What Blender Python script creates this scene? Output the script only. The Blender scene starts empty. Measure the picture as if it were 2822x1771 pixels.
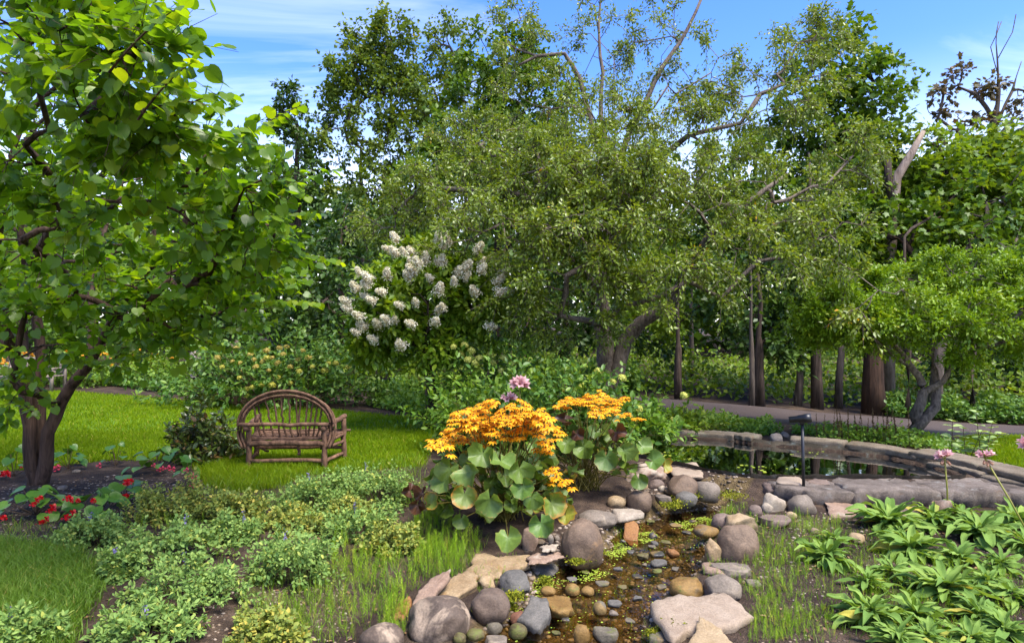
import bpy, math, random
import numpy as np
from mathutils import Vector, Matrix, Quaternion, noise as mnoise

# ------------------------------------------------------------------ camera, sky, sun, exposure
scene = bpy.context.scene
F, CX, CY, EYE = 1800.0, 1411.0, 885.5, 1.85        # photo focal length in px, centre, eye height
cam_d = bpy.data.cameras.new('camera'); cam = bpy.data.objects.new('camera', cam_d)
scene.collection.objects.link(cam); scene.camera = cam
cam.location = (0, 0, EYE); cam.rotation_euler = (math.radians(90), 0, 0)
cam_d.sensor_width = 36; cam_d.lens = F/2822*36; cam_d.clip_start = .05; cam_d.clip_end = 600

SUN_EL, SUN_AZ = math.radians(62), math.radians(132)  # azimuth clockwise from +Y: sun behind-right of the camera
w = bpy.data.worlds.new('World'); scene.world = w; w.use_nodes = True
nt = w.node_tree; nt.nodes.clear()
def N(t, typ, **k):
    n = t.nodes.new(typ)
    for a, b in k.items(): setattr(n, a, b)
    return n
sky = N(nt, 'ShaderNodeTexSky', sky_type='NISHITA', sun_disc=False, sun_elevation=SUN_EL, sun_rotation=SUN_AZ,
        altitude=200, air_density=1.0, dust_density=.6, ozone_density=3.0)
hs = N(nt, 'ShaderNodeHueSaturation'); hs.inputs['Hue'].default_value = .518; hs.inputs['Saturation'].default_value = 1.3; hs.inputs['Value'].default_value = .72
nt.links.new(sky.outputs[0], hs.inputs['Color'])
tc = N(nt, 'ShaderNodeTexCoord'); sep = N(nt, 'ShaderNodeSeparateXYZ'); nt.links.new(tc.outputs['Generated'], sep.inputs[0])
mz = N(nt, 'ShaderNodeMath', operation='MAXIMUM'); nt.links.new(sep.outputs[2], mz.inputs[0]); mz.inputs[1].default_value = 0
ad = N(nt, 'ShaderNodeMath', operation='ADD'); nt.links.new(mz.outputs[0], ad.inputs[0]); ad.inputs[1].default_value = .12
dx = N(nt, 'ShaderNodeMath', operation='DIVIDE'); dy = N(nt, 'ShaderNodeMath', operation='DIVIDE')
nt.links.new(sep.outputs[0], dx.inputs[0]); nt.links.new(ad.outputs[0], dx.inputs[1])
nt.links.new(sep.outputs[1], dy.inputs[0]); nt.links.new(ad.outputs[0], dy.inputs[1])
cb = N(nt, 'ShaderNodeCombineXYZ'); nt.links.new(dx.outputs[0], cb.inputs[0]); nt.links.new(dy.outputs[0], cb.inputs[1])
mp = N(nt, 'ShaderNodeMapping'); mp.inputs['Scale'].default_value = (.42, .95, 1); mp.inputs['Rotation'].default_value = (0, 0, .35); mp.inputs['Location'].default_value = (.3, 1.7, 0)
nt.links.new(cb.outputs[0], mp.inputs[0])
nz = N(nt, 'ShaderNodeTexNoise'); nz.inputs['Scale'].default_value = 1.7; nz.inputs['Detail'].default_value = 7; nz.inputs['Roughness'].default_value = .58; nz.inputs['Distortion'].default_value = .7
nt.links.new(mp.outputs[0], nz.inputs['Vector'])
cr = N(nt, 'ShaderNodeValToRGB'); cr.color_ramp.elements[0].position = .5; cr.color_ramp.elements[1].position = .82
nt.links.new(nz.outputs[0], cr.inputs[0])
hz = N(nt, 'ShaderNodeMapRange', interpolation_type='SMOOTHSTEP'); hz.inputs['From Min'].default_value = .36; hz.inputs['From Max'].default_value = .02; hz.inputs['To Min'].default_value = 0; hz.inputs['To Max'].default_value = .85
nt.links.new(sep.outputs[2], hz.inputs['Value'])
mxc = N(nt, 'ShaderNodeMath', operation='MAXIMUM'); nt.links.new(hz.outputs[0], mxc.inputs[1])
cm = N(nt, 'ShaderNodeMath', operation='MULTIPLY'); nt.links.new(cr.outputs[0], cm.inputs[0]); cm.inputs[1].default_value = .38
nt.links.new(cm.outputs[0], mxc.inputs[0])
mix = N(nt, 'ShaderNodeMixRGB'); nt.links.new(mxc.outputs[0], mix.inputs[0]); nt.links.new(hs.outputs[0], mix.inputs[1]); mix.inputs[2].default_value = (4.9, 4.9, 4.9, 1)
bg = N(nt, 'ShaderNodeBackground'); bg.inputs[1].default_value = .15
wo = N(nt, 'ShaderNodeOutputWorld'); nt.links.new(mix.outputs[0], bg.inputs[0]); nt.links.new(bg.outputs[0], wo.inputs[0])

sl = bpy.data.lights.new('sun', 'SUN'); sl.energy = 2.6; sl.angle = math.radians(30); sl.color = (1, .94, .84)
sun = bpy.data.objects.new('sun', sl); scene.collection.objects.link(sun); sun.location = (-6, -6, 20)
sd = Vector((math.sin(SUN_AZ)*math.cos(SUN_EL), math.cos(SUN_AZ)*math.cos(SUN_EL), math.sin(SUN_EL)))
sun.rotation_euler = sd.to_track_quat('Z', 'Y').to_euler()
vs = scene.view_settings; scene.display_settings.display_device = 'sRGB'
vs.view_transform = 'Standard'; vs.look = 'None'; vs.exposure = 1.95; vs.gamma = 1; vs.use_curve_mapping = False
scene.render.engine = 'CYCLES'
scene.cycles.max_bounces = 9; scene.cycles.diffuse_bounces = 6; scene.cycles.glossy_bounces = 3; scene.cycles.transmission_bounces = 4
scene.cycles.transparent_max_bounces = 8; scene.cycles.caustics_reflective = False; scene.cycles.caustics_refractive = False
scene.cycles.use_denoising = True

# ------------------------------------------------------------------ helpers
C = scene.collection
def rg(seed): return np.random.default_rng(seed)
def nrm(a): return a/np.maximum(np.linalg.norm(a, axis=-1, keepdims=True), 1e-9)
def sm(x): x = np.clip(x, 0, 1); return x*x*(3-2*x)
class MB:
    def __init__(s): s.v = []; s.f = []; s.a = []; s.n = 0
    def add(s, v, f, a=.5):
        v = np.asarray(v, float).reshape(-1, 3); s.v.append(v)
        for x in (f if isinstance(f, list) else [f]):
            x = np.asarray(x, int)
            if x.size: s.f.append(x+s.n)
        s.a.append(np.full(len(v), a) if np.isscalar(a) else np.asarray(a, float)); s.n += len(v); return s
    def mesh(s, name, origin=(0, 0, 0), smooth=False):
        me = bpy.data.meshes.new(name)
        v = np.concatenate(s.v)-np.asarray(origin, float)
        me.vertices.add(len(v)); me.vertices.foreach_set('co', v.astype(np.float32).ravel())
        lo = np.concatenate([f.ravel() for f in s.f]); tot = np.concatenate([np.full(len(f), f.shape[1]) for f in s.f])
        st = np.concatenate([[0], np.cumsum(tot)[:-1]])
        me.loops.add(len(lo)); me.loops.foreach_set('vertex_index', lo.astype(np.int32))
        me.polygons.add(len(tot)); me.polygons.foreach_set('loop_start', st.astype(np.int32))
        if smooth: me.polygons.foreach_set('use_smooth', np.ones(len(tot), bool))
        at = me.attributes.new('rnd', 'FLOAT', 'POINT'); at.data.foreach_set('value', np.concatenate(s.a).astype(np.float32))
        me.update(calc_edges=True); return me
    def build(s, name, mat, parent=None, smooth=False):
        o = (0, 0, 0) if parent is None else tuple(parent.matrix_basis.translation)
        return link(name, s.mesh(name, o, smooth), mat, parent)
def link(name, me, mat=None, parent=None, loc=None):
    ob = bpy.data.objects.new(name, me); C.objects.link(ob)
    if mat is not None and not me.materials: me.materials.append(mat)
    if parent: ob.parent = parent
    if loc is not None: ob.location = loc
    return ob
def tag(o, label=None, cat=None, group=None, kind=None):
    if label: o['label'] = label
    if cat: o['category'] = cat
    if group: o['group'] = group
    if kind: o['kind'] = kind
    return o
def thing(name, label, cat, loc, group=None):
    o = bpy.data.objects.new(name, None); C.objects.link(o); o.location = [float(q) for q in loc]; o.empty_display_size = .1
    return tag(o, label, cat, group)
def own(name, mb, mat, label, cat, loc, group=None, smooth=False):     # a thing that is one mesh
    o = link(name, mb.mesh(name, loc, smooth), mat); o.location = [float(q) for q in loc]
    return tag(o, label, cat, group)

# --- pixel to world
def inpoly(x, y, P):
    x = np.asarray(x, float); y = np.asarray(y, float); r = np.zeros(x.shape, bool); n = len(P)
    for i in range(n):
        x1, y1 = P[i]; x2, y2 = P[(i+1) % n]
        c = ((y1 > y) != (y2 > y)); c &= x < (x2-x1)*(y-y1)/((y2-y1) if y2 != y1 else 1e-9)+x1; r ^= c
    return r
def pdist(x, y, P):
    x = np.asarray(x, float); y = np.asarray(y, float); d = np.full(x.shape, 1e9); n = len(P)
    for i in range(n):
        x1, y1 = P[i]; x2, y2 = P[(i+1) % n]; ex, ey = x2-x1, y2-y1
        t = np.clip(((x-x1)*ex+(y-y1)*ey)/max(ex*ex+ey*ey, 1e-9), 0, 1)
        d = np.minimum(d, np.hypot(x-x1-t*ex, y-y1-t*ey))
    return d
def P3(px, py, Y): return np.array([(px-CX)/F*Y, Y, EYE+(CY-py)/F*Y])
def PL(px, py, z): Y = (EYE-z)*F/(py-CY); return np.array([(px-CX)/F*Y, Y, z])
def hb(x, y):
    x = np.asarray(x, float); y = np.asarray(y, float)
    h = -.16*sm((8-y)/2.3)*sm((x+2.4)/1.6)
    h = h-.32*sm((x-3.5)/6)*sm((y-9.5)/3)
    h = h+.012*np.sin(x*1.7+y*.6)*np.cos(y*1.3-x*.4)+.006*np.sin(x*5.1+1)*np.sin(y*4.3)
    return h+.9*sm((y-24)/40)
def G(px, py):
    dx, dz = (px-CX)/F, (CY-py)/F; y = EYE/-dz
    for _ in range(14): y = (EYE-float(hb(dx*y, y)))/-dz
    return np.array([dx*y, y, float(hb(dx*y, y))])
WS, WP = -.235, .045       # stream and pond water levels
STREAM_PX = [(1985,1352),(2065,1352),(2075,1385),(2010,1420),(1965,1470),(1945,1530),(1925,1590),(1850,1640),(1800,1690),(1800,1790),(1810,1960),
             (1210,1960),(1290,1790),(1335,1735),(1400,1690),(1470,1625),(1475,1585),(1540,1556),(1640,1546),(1672,1500),(1690,1455),(1800,1425),(1860,1392),(1930,1382)]
STREAM = [tuple(PL(a, b, WS)[:2]) for a, b in STREAM_PX]
POND = [(1.2,9.75),(1.75,9.98),(2.77,10.0),(3.28,9.85),(3.62,9.5),(4.0,9.3),(4.5,9.0),(4.95,8.62),(5.15,8.1),(5.2,7.6),(4.9,7.42),(4.2,7.45),(3.3,7.45),(2.9,7.45),(2.6,7.55),(2.1,8.1),(1.75,8.5),(1.3,8.8),(1.0,9.2)]
def hf(x, y):
    h = hb(x, y); x = np.asarray(x, float); y = np.asarray(y, float)
    m = np.where(inpoly(x, y, STREAM), 1, -1)*pdist(x, y, STREAM)
    wob = .04*np.sin(x*9+1.3*y)*np.cos(y*11-x*3)
    k = sm((m+wob+.12)/.34)*sm((7.5-y)/.5)
    h = h*(1-k)+(-.34+.03*np.sin(x*13)*np.sin(y*12+1))*k
    m2 = np.where(inpoly(x, y, POND), 1, -1)*pdist(x, y, POND)
    rid = sm((m2+.32)/.22)*sm((-m2+.05)/.05); h = np.maximum(h, h*(1-rid)+.075*rid); k2 = sm((m2+.02)/.12); return h*(1-k2)+(-.62)*k2

# --- materials
MATS = {}
def newmat(name):
    m = bpy.data.materials.new(name); m.use_nodes = True; t = m.node_tree; t.nodes.clear()
    return m, t, N(t, 'ShaderNodeOutputMaterial')
def ramp(t, src, stops):
    r = N(t, 'ShaderNodeValToRGB'); e = r.color_ramp.elements
    while len(e) < len(stops): e.new(.5)
    for k, (p, c) in enumerate(stops): e[k].position = p; e[k].color = (*c, 1)
    t.links.new(src, r.inputs[0]); return r.outputs[0]
def tex(t, scale, detail=4, rough=.55, dist=0, coord='Object', sc=None, typ='ShaderNodeTexNoise'):
    c = N(t, 'ShaderNodeTexCoord'); src = c.outputs[coord]
    if sc:
        mpn = N(t, 'ShaderNodeMapping'); mpn.inputs['Scale'].default_value = sc; t.links.new(src, mpn.inputs[0]); src = mpn.outputs[0]
    n = N(t, typ); t.links.new(src, n.inputs['Vector']); n.inputs['Scale'].default_value = scale
    if typ == 'ShaderNodeTexNoise':
        n.inputs['Detail'].default_value = detail; n.inputs['Roughness'].default_value = rough; n.inputs['Distortion'].default_value = dist
    return n.outputs[0]
def mixc(t, f, a, b, mode='MIX'):
    m = N(t, 'ShaderNodeMixRGB', blend_type=mode)
    for i, q in enumerate((f, a, b)):
        if hasattr(q, 'is_linked'): t.links.new(q, m.inputs[i])
        else: m.inputs[i].default_value = q if i == 0 else (*q, 1)
    return m.outputs[0]
def bump(t, h, strength=.5, dist=.02):
    b = N(t, 'ShaderNodeBump'); b.inputs['Strength'].default_value = strength; b.inputs['Distance'].default_value = dist; t.links.new(h, b.inputs['Height']); return b.outputs[0]
def princ(t, out, col, rough=.6, spec=.4, normal=None, metal=0):
    p = N(t, 'ShaderNodeBsdfPrincipled')
    if hasattr(col, 'is_linked'): t.links.new(col, p.inputs['Base Color'])
    else: p.inputs['Base Color'].default_value = (*col, 1)
    if hasattr(rough, 'is_linked'): t.links.new(rough, p.inputs['Roughness'])
    else: p.inputs['Roughness'].default_value = rough
    p.inputs['Specular IOR Level'].default_value = spec; p.inputs['Metallic'].default_value = metal
    if normal: t.links.new(normal, p.inputs['Normal'])
    if out: t.links.new(p.outputs[0], out.inputs[0])
    return p
def leafmat(name, stops, rough=.45, trans=.35, tint=(1.25, 1.15, .45), src='rnd', spec=.35, nscale=0, tone=(1.6, 1.48, .85)):
    m, t, out = newmat(name); stops = [(p_, tuple(min(.85, q_*k_) for q_, k_ in zip(c_, tone))) for p_, c_ in stops]
    if src == 'rnd': a = N(t, 'ShaderNodeAttribute', attribute_name='rnd'); f = a.outputs['Fac']
    else: f = N(t, 'ShaderNodeObjectInfo').outputs['Random']
    col = ramp(t, f, stops)
    if nscale: col = mixc(t, .45, col, ramp(t, tex(t, nscale, 3), [(.3, (.55, .6, .5)), (.7, (1.25, 1.2, 1.1))]), 'MULTIPLY')
    p = princ(t, None, col, rough, spec)
    tr = N(t, 'ShaderNodeBsdfTranslucent'); t.links.new(mixc(t, 1, col, tint, 'MULTIPLY'), tr.inputs[0])
    ms = N(t, 'ShaderNodeMixShader'); ms.inputs[0].default_value = trans
    t.links.new(p.outputs[0], ms.inputs[1]); t.links.new(tr.outputs[0], ms.inputs[2]); t.links.new(ms.outputs[0], out.inputs[0]); return m
def barkmat(name, c1, c2, scale=14, stretch=.18, b=.8):
    m, t, out = newmat(name); n = tex(t, scale, 6, .65, .4, sc=(1, 1, stretch)); n2 = tex(t, 3, 3)
    col = mixc(t, .5, ramp(t, n, [(.32, c1), (.68, c2)]), ramp(t, n2, [(.3, (.5, .52, .48)), (.7, (1.3, 1.25, 1.2))]), 'MULTIPLY')
    princ(t, out, col, .85, .2, bump(t, n, b, .03)); return m
def stonemat(name, base, dark, patch=None, pcut=.5, speck=60, moss=0, rough=.7, b=.8):
    m, t, out = newmat(name); base, dark, patch = [None if q_ is None else tuple(v_*k_ for v_, k_ in zip(q_, (.60, .565, .49))) for q_ in (base, dark, patch)]
    oi = N(t, 'ShaderNodeObjectInfo'); c = N(t, 'ShaderNodeTexCoord'); av = N(t, 'ShaderNodeVectorMath', operation='ADD')
    cx = N(t, 'ShaderNodeMath', operation='MULTIPLY'); cx.inputs[1].default_value = 37; t.links.new(oi.outputs['Random'], cx.inputs[0])
    t.links.new(c.outputs['Object'], av.inputs[0]); t.links.new(cx.outputs[0], av.inputs[1])
    def nz(scale, detail, rough=.6, dist=0):
        n = N(t, 'ShaderNodeTexNoise'); t.links.new(av.outputs[0], n.inputs['Vector']); n.inputs['Scale'].default_value = scale; n.inputs['Detail'].default_value = detail
        n.inputs['Roughness'].default_value = rough; n.inputs['Distortion'].default_value = dist; return n.outputs[0]
    n1 = nz(7, 6, .65, .3); fine = nz(speck, 4, .7)
    col = ramp(t, n1, [(.3, dark), (.62, base)])
    col = mixc(t, .55, col, ramp(t, fine, [(.3, (.45, .44, .42)), (.55, (1, 1, 1)), (.72, (1.5, 1.45, 1.4))]), 'MULTIPLY')
    if patch is not None:
        f = ramp(t, nz(4.5, 5, .6, .6), [(pcut-.04, (0, 0, 0)), (pcut+.05, (1, 1, 1))]); col = mixc(t, f, col, mixc(t, .4, patch, ramp(t, fine, [(.3, (.5, .5, .5)), (.7, (1.4, 1.4, 1.4))]), 'MULTIPLY'))
    if moss:
        f = ramp(t, nz(11, 5, .7), [(.62-moss*.25, (0, 0, 0)), (.75-moss*.2, (1, 1, 1))]); col = mixc(t, f, col, (.10, .115, .02))
    princ(t, out, col, rough, .35, bump(t, mixc(t, .5, n1, fine), b, .012)); return m

# --- geometry
def tube(pts, rad, sides=6, cap=True, jit=0, r=None):
    pts = np.asarray(pts, float); n = len(pts); rad = np.broadcast_to(np.asarray(rad, float), (n,)).copy()
    d = nrm(np.gradient(pts, axis=0)); ref = np.array([0, 0, 1.]) if abs(d[:, 2]).mean() < .8 else np.array([1., 0, 0])
    u = nrm(np.cross(d, ref)); v = np.cross(d, u)
    th = np.arange(sides)/sides*2*np.pi
    ring = pts[:, None]+rad[:, None, None]*(np.cos(th)[None, :, None]*u[:, None]+np.sin(th)[None, :, None]*v[:, None])
    if jit:
        r = r or rg(1); k = 1+jit*r.normal(size=(n, sides, 1)); ring = pts[:, None]+(ring-pts[:, None])*k
    i = np.arange(n-1)[:, None]*sides; j = np.arange(sides)[None]; j2 = (j+1) % sides
    q = np.stack([i+j, i+j2, i+sides+j2, i+sides+j], -1).reshape(-1, 4)
    V = ring.reshape(-1, 3)
    if not cap: return V, [q]
    V = np.concatenate([V, pts[:1], pts[-1:]]); a = n*sides; j = np.arange(sides); j2 = (j+1) % sides
    return V, [q, np.stack([np.full(sides, a), j2, j], -1), np.stack([np.full(sides, a+1), (n-1)*sides+j, (n-1)*sides+j2], -1)]
def box(c, s, R=None):
    V = np.array([(x, y, z) for x in (-.5, .5) for y in (-.5, .5) for z in (-.5, .5)])*np.asarray(s)
    if R is not None: V = V@np.asarray(R).T
    return V+np.asarray(c), np.array([(0,1,3,2),(4,6,7,5),(0,4,5,1),(2,3,7,6),(0,2,6,4),(1,5,7,3)])
def rotz(a): c, s = math.cos(a), math.sin(a); return np.array([[c, -s, 0], [s, c, 0], [0, 0, 1.]])
def rotx(a): c, s = math.cos(a), math.sin(a); return np.array([[1., 0, 0], [0, c, -s], [0, s, c]])
# leaf templates: x across, y along, z up
LEAF2 = (np.array([(0,0,0),(.26,.42,.07),(0,1,-.06),(-.26,.42,.07)]), np.array([(0,1,2),(0,2,3)]))
LEAFR = (np.array([(0,0,0),(.36,.45,.07),(0,1,-.08),(-.36,.45,.07)]), np.array([(0,1,2),(0,2,3)]))
_p = [(0,0,0),(.2,.22,.05),(.24,.5,.05),(.14,.8,0),(0,1,-.08),(-.14,.8,0),(-.24,.5,.05),(-.2,.22,.05),(0,.5,-.01)]
LEAF8 = (np.array(_p), np.array([(8,i,(i+1) % 8) for i in range(8)]))
_m = [(0,0,0),(.36,.1,.02),(.3,.3,.03),(.55,.62,0),(.26,.58,.04),(.2,.72,.02),(0,1,-.05),(-.2,.72,.02),(-.26,.58,.04),(-.55,.62,0),(-.3,.3,.03),(-.36,.1,.02)]
MAPLE = (np.array(_m+[(0,.42,-.03)]), np.array([(12,i,(i+1) % 12) for i in range(12)]))
def heart():
    side = [(.0,.0),(.14,-.1),(.33,-.1),(.48,.08),(.52,.32),(.43,.58),(.25,.8),(.06,.96)]
    z = lambda x, y: .22*abs(x)-.18*max(0, y-.35)**2-.25*x*x
    V = [(x, y, z(x, y)) for x, y in side]+[(-x, y, z(x, y)) for x, y in side[1:]]+[(0, 1, -.1), (0, .38, -.02)]
    tip, c = len(V)-2, len(V)-1; n = len(side); f = []
    for i in range(n-1): f.append((c, i, i+1)); f.append((c, 0 if i == 0 else n+i, 0 if i == 0 else n+i-1) if i else (c, n, 0))
    f = [(c, i, i+1) for i in range(n-1)]+[(c, n-1, tip), (c, n, 0)]+[(c, n+i+1, n+i) for i in range(n-2)]+[(c, tip, 2*n-2)]
    return np.array(V), np.array(f)
HEART = heart()
def kidney(seed, ruffle=.1, na=18, nr=3):
    r = rg(seed); ph = r.uniform(0, 6, 4); V = [(0, 0, 0)]; A = [0.]
    for k in range(1, nr+1):
        q = k/nr
        for j in range(na):
            th = -math.pi*.92+2*math.pi*.92*j/(na-1)            # 0 = tip direction (+y), open notch at the stalk
            R = (.5+.08*math.cos(th))*(1-.0*abs(th))*(1+.05*math.sin(9*th+ph[0]))
            x, y = R*math.sin(th)*q*1.1, R*math.cos(th)*q+.05*q
            zz = .16*q*q+ruffle*q*q*math.sin(3*th+ph[1])+.4*ruffle*q*math.sin(7*th+ph[2])-.18*max(0, y)**2
            V.append((x, y, zz)); A.append(q)
    f = []
    for j in range(na-1): f.append((0, 1+j, 2+j))
    T = [np.array(f)]; qd = []
    for k in range(nr-1):
        for j in range(na-1): a = 1+k*na+j; b = a+na; qd.append((a, b, b+1, a+1))
    return np.array(V), [np.array(f), np.array(qd)], np.array(A)
def scatter(mb, T, pos, fwd, up, size, rnd, wid=1.0):
    if len(pos) == 0: return
    V, Fc = T; fwd = nrm(fwd); X = nrm(np.cross(fwd, up)); Z = np.cross(X, fwd)
    s = np.broadcast_to(np.asarray(size, float), (len(pos),))[:, None, None]; w_ = np.broadcast_to(np.asarray(wid, float), (len(pos),))[:, None, None]
    W = pos[:, None]+s*(V[None, :, :1]*w_*X[:, None]+V[None, :, 1:2]*fwd[:, None]+V[None, :, 2:]*Z[:, None])
    n = len(V); f = (Fc[None]+np.arange(len(pos))[:, None, None]*n).reshape(-1, Fc.shape[1])
    mb.add(W.reshape(-1, 3), f, np.repeat(np.broadcast_to(np.asarray(rnd, float), (len(pos),)), n))
def leaves_on(r, S, E, n, spread, droop=.3, upb=1.0, t0=.15, sag=0.):
    """n leaves per twig S->E; returns pos, fwd, up"""
    T = len(S); S = np.repeat(S, n, 0); E = np.repeat(E, n, 0); t = t0+(1-t0)*r.random((T*n, 1)); d = E-S; L = np.linalg.norm(d, axis=1, keepdims=True)
    pos = S+d*t; pos[:, 2:] -= sag*L*t*t
    rv = nrm(r.normal(size=(T*n, 3))); pos = pos+rv*spread*r.random((T*n, 1))
    fwd = nrm(nrm(d)*.5+rv*.9+np.array([0, 0, -droop])); up = nrm(r.normal(size=(T*n, 3))*.55+np.array([0, -.12, upb])); return pos, fwd, up
class Skel:
    def __init__(s): s.p = []; s.par = []; s.len = []; s.st = []
    def node(s, p, par, stem=False):
        s.p.append(np.asarray(p, float)); s.par.append(par); s.st.append(stem)
        s.len.append(0 if par < 0 else s.len[par]+np.linalg.norm(s.p[-1]-s.p[par])); return len(s.p)-1
    def path(s, par, tgt, r, step=.3, jit=.12, arch=.1, stem=False):
        a = s.p[par]; tgt = np.asarray(tgt, float); d = np.linalg.norm(tgt-a); n = max(2, int(d/step)); out = []
        off = r.normal(size=3)*jit*d; off2 = r.normal(size=3)*jit*d*.5
        for k in range(1, n+1):
            t = k/n; q = a+(tgt-a)*t+off*math.sin(math.pi*t)*.5+off2*math.sin(2*math.pi*t)*.5+np.array([0, 0, arch*d*math.sin(math.pi*t)])
            par = s.node(q, par, stem); out.append(par)
        return out
    def near(s, tgt, cand=None, bias=.35):
        idx = np.arange(len(s.p)) if cand is None else np.asarray(cand); P = np.array([s.p[i] for i in idx]); L = np.array([s.len[i] for i in idx])
        return int(idx[np.argmin(np.linalg.norm(P-tgt, axis=1)+bias*L)])
    def radii(s, R, e=2.3, rmin=.003):
        n = len(s.p); acc = np.zeros(n); ch = [[] for _ in range(n)]
        for i in range(n-1, -1, -1):
            acc[i] = (acc[i] if acc[i] > 0 else 1.0)
            if s.par[i] >= 0: acc[s.par[i]] += acc[i]; ch[s.par[i]].append(i)
        rad = acc**(1/e); rad = rad/rad[0]*R; return np.maximum(rad, rmin), ch
    def tubes(s, R, mbt, mbb, e=2.3, rmin=.003, flare=1.25, sides=(10, 5), r=None, over=None, cap=None):
        rad, ch = s.radii(R, e, rmin); r = r or rg(3); todo = [0]
        if cap: rad = np.where(np.array(s.st), rad, np.minimum(rad, cap))
        for idx, r0, r1 in (over or []): rad[idx] = np.linspace(r0, r1, len(idx))
        if over: rad[0] = over[0][1]
        lid = []
        for i in range(len(s.p)): lid.append(-1 if s.st[i] else i if s.st[s.par[i]] else lid[s.par[i]])
        s.lid = lid
        rad[0] *= flare
        while todo:
            i = todo.pop(); stem = s.st[i]; chain = [i] if s.par[i] < 0 else [s.par[i], i]
            k = i
            while ch[k]:
                c = sorted(ch[k], key=lambda q: (s.st[q] == stem, rad[q])); k2 = c[-1]; todo += c[:-1]; chain.append(k2); k = k2
            if len(chain) < 2: continue
            rr = rad[chain].copy()
            if s.par[i] >= 0: rr[0] = min(rr[0], rr[1]*1.15)
            big = rr[0] > .04
            V, f = tube([s.p[q] for q in chain], rr, sides[0] if big else sides[1], jit=.05 if big else 0, r=r)
            (mbt if stem else mbb.setdefault(lid[i], MB())).add(V, f)
def blob(px, py, rx, ry, Y, rd=None, dens=1.0):
    return (P3(px, py, Y), np.array([rx/F*Y, rd if rd else (rx+ry)/2/F*Y*.8, ry/F*Y]), dens)
def tree(name, label, cat, base, stems, blobs, R, leaf, mat, bark, seed, nsub=12, ntw=5, nl=10, size=.1, twig=.4, spread=.05, droop=.3, upb=1.0, sag=.2,
         group=None, step=.35, bias=.3, shell=.55, tw_tubes=False, e=2.3, rmin=.004, foliage='foliage', ret=False, sz_j=.35, crange=(0, 1), jit=.14, arch=.06, sides=(10, 5), stem_r=None, cap=None):
    over = []; r = rg(seed); root = thing(name, label, cat, base, group); sk = Skel(); k = sk.node(base, -1, True)
    for si, stp in enumerate(stems):
        a = 0 if si == 0 else sk.near(np.asarray(stp[0]), bias=.05)
        ids = []
        for q in (stp if si == 0 else stp[1:] if len(stp) > 2 else stp):
            pt = sk.path(a, q, r, step=max(step, .25), jit=.03, arch=0, stem=True); ids += pt; a = pt[-1]
        if stem_r: over.append((ids, *stem_r[si]))
    S, E, U, TI = [], [], [], []
    order = sorted(range(len(blobs)), key=lambda i: np.linalg.norm(blobs[i][0]-np.asarray(base)))
    for i in order:
        c, ra, dens = blobs[i]; a = sk.near(c, bias=bias)
        pth = sk.path(a, c, r, step=step, jit=jit*.8, arch=arch); cand = pth[len(pth)//3:]
        for j in range(max(2, int(nsub*dens))):
            d = nrm(r.normal(size=3)); rr = shell+(1-shell)*r.random()**.6
            t = c+d*ra*rr; p2 = sk.path(sk.near(t, cand, bias=.15), t, r, step=step, jit=jit, arch=.05); cand = cand+p2[:-1]
            sdir = nrm(sk.p[p2[-1]]-sk.p[sk.par[p2[0]]]); tip = sk.p[p2[-1]]; mid = sk.p[p2[len(p2)//2]]; hue = r.random()
            for q in range(ntw):
                s0 = tip+(mid-tip)*r.random()*.9; dd = nrm(sdir*.7+r.normal(size=3)*.75+np.array([0, 0, .1])); S.append(s0); E.append(s0+dd*twig*r.uniform(.5, 1.25)); U.append(hue); TI.append(p2[-1])
    S, E, U = np.array(S), np.array(E), np.array(U)
    mt, mbb = MB(), {}; sk.tubes(R, mt, mbb, e=e, rmin=rmin, r=r, sides=sides, over=over, cap=cap)
    if tw_tubes:
        for a, b, ti in zip(S, E, TI):
            m_ = (a+b)/2; m_[2] -= sag*np.linalg.norm(b-a)*.25; b2 = b.copy(); b2[2] -= sag*np.linalg.norm(b-a); V, f = tube([a, m_, b2], [rmin*.8, rmin*.6, rmin*.35], 3, cap=False); mbb[sk.lid[ti]].add(V, f)
    mt.build('trunk', bark, root, True)
    for q in mbb.values(): q.build('limb', bark, root, True)
    pos, fwd, up = leaves_on(r, S, E, nl, spread, droop, upb, sag=sag); n = len(pos)
    rn = np.clip(crange[0]+(crange[1]-crange[0])*(.35*np.repeat(U, nl)+.65*r.random(n)), 0, .995); sz = size*(1+sz_j*r.uniform(-1, 1, n))
    if ret: return root, pos, fwd, up, sz, rn
    mb = MB(); scatter(mb, leaf, pos, fwd, up, sz, rn); tag(mb.build(foliage, mat, root), kind='stuff'); return root
def polysample(r, poly, n, hfun=hf):
    P = np.array(poly); lo, hi = P.min(0), P.max(0); out = np.zeros((0, 2))
    while len(out) < n:
        q = lo+(hi-lo)*r.random((int(n*1.6)+20, 2)); out = np.concatenate([out, q[inpoly(q[:, 0], q[:, 1], poly)]])
    out = out[:n]; return np.column_stack([out, hfun(out[:, 0], out[:, 1])])
def gp(lst): return [tuple(G(a, b)[:2]) for a, b in lst]
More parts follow.
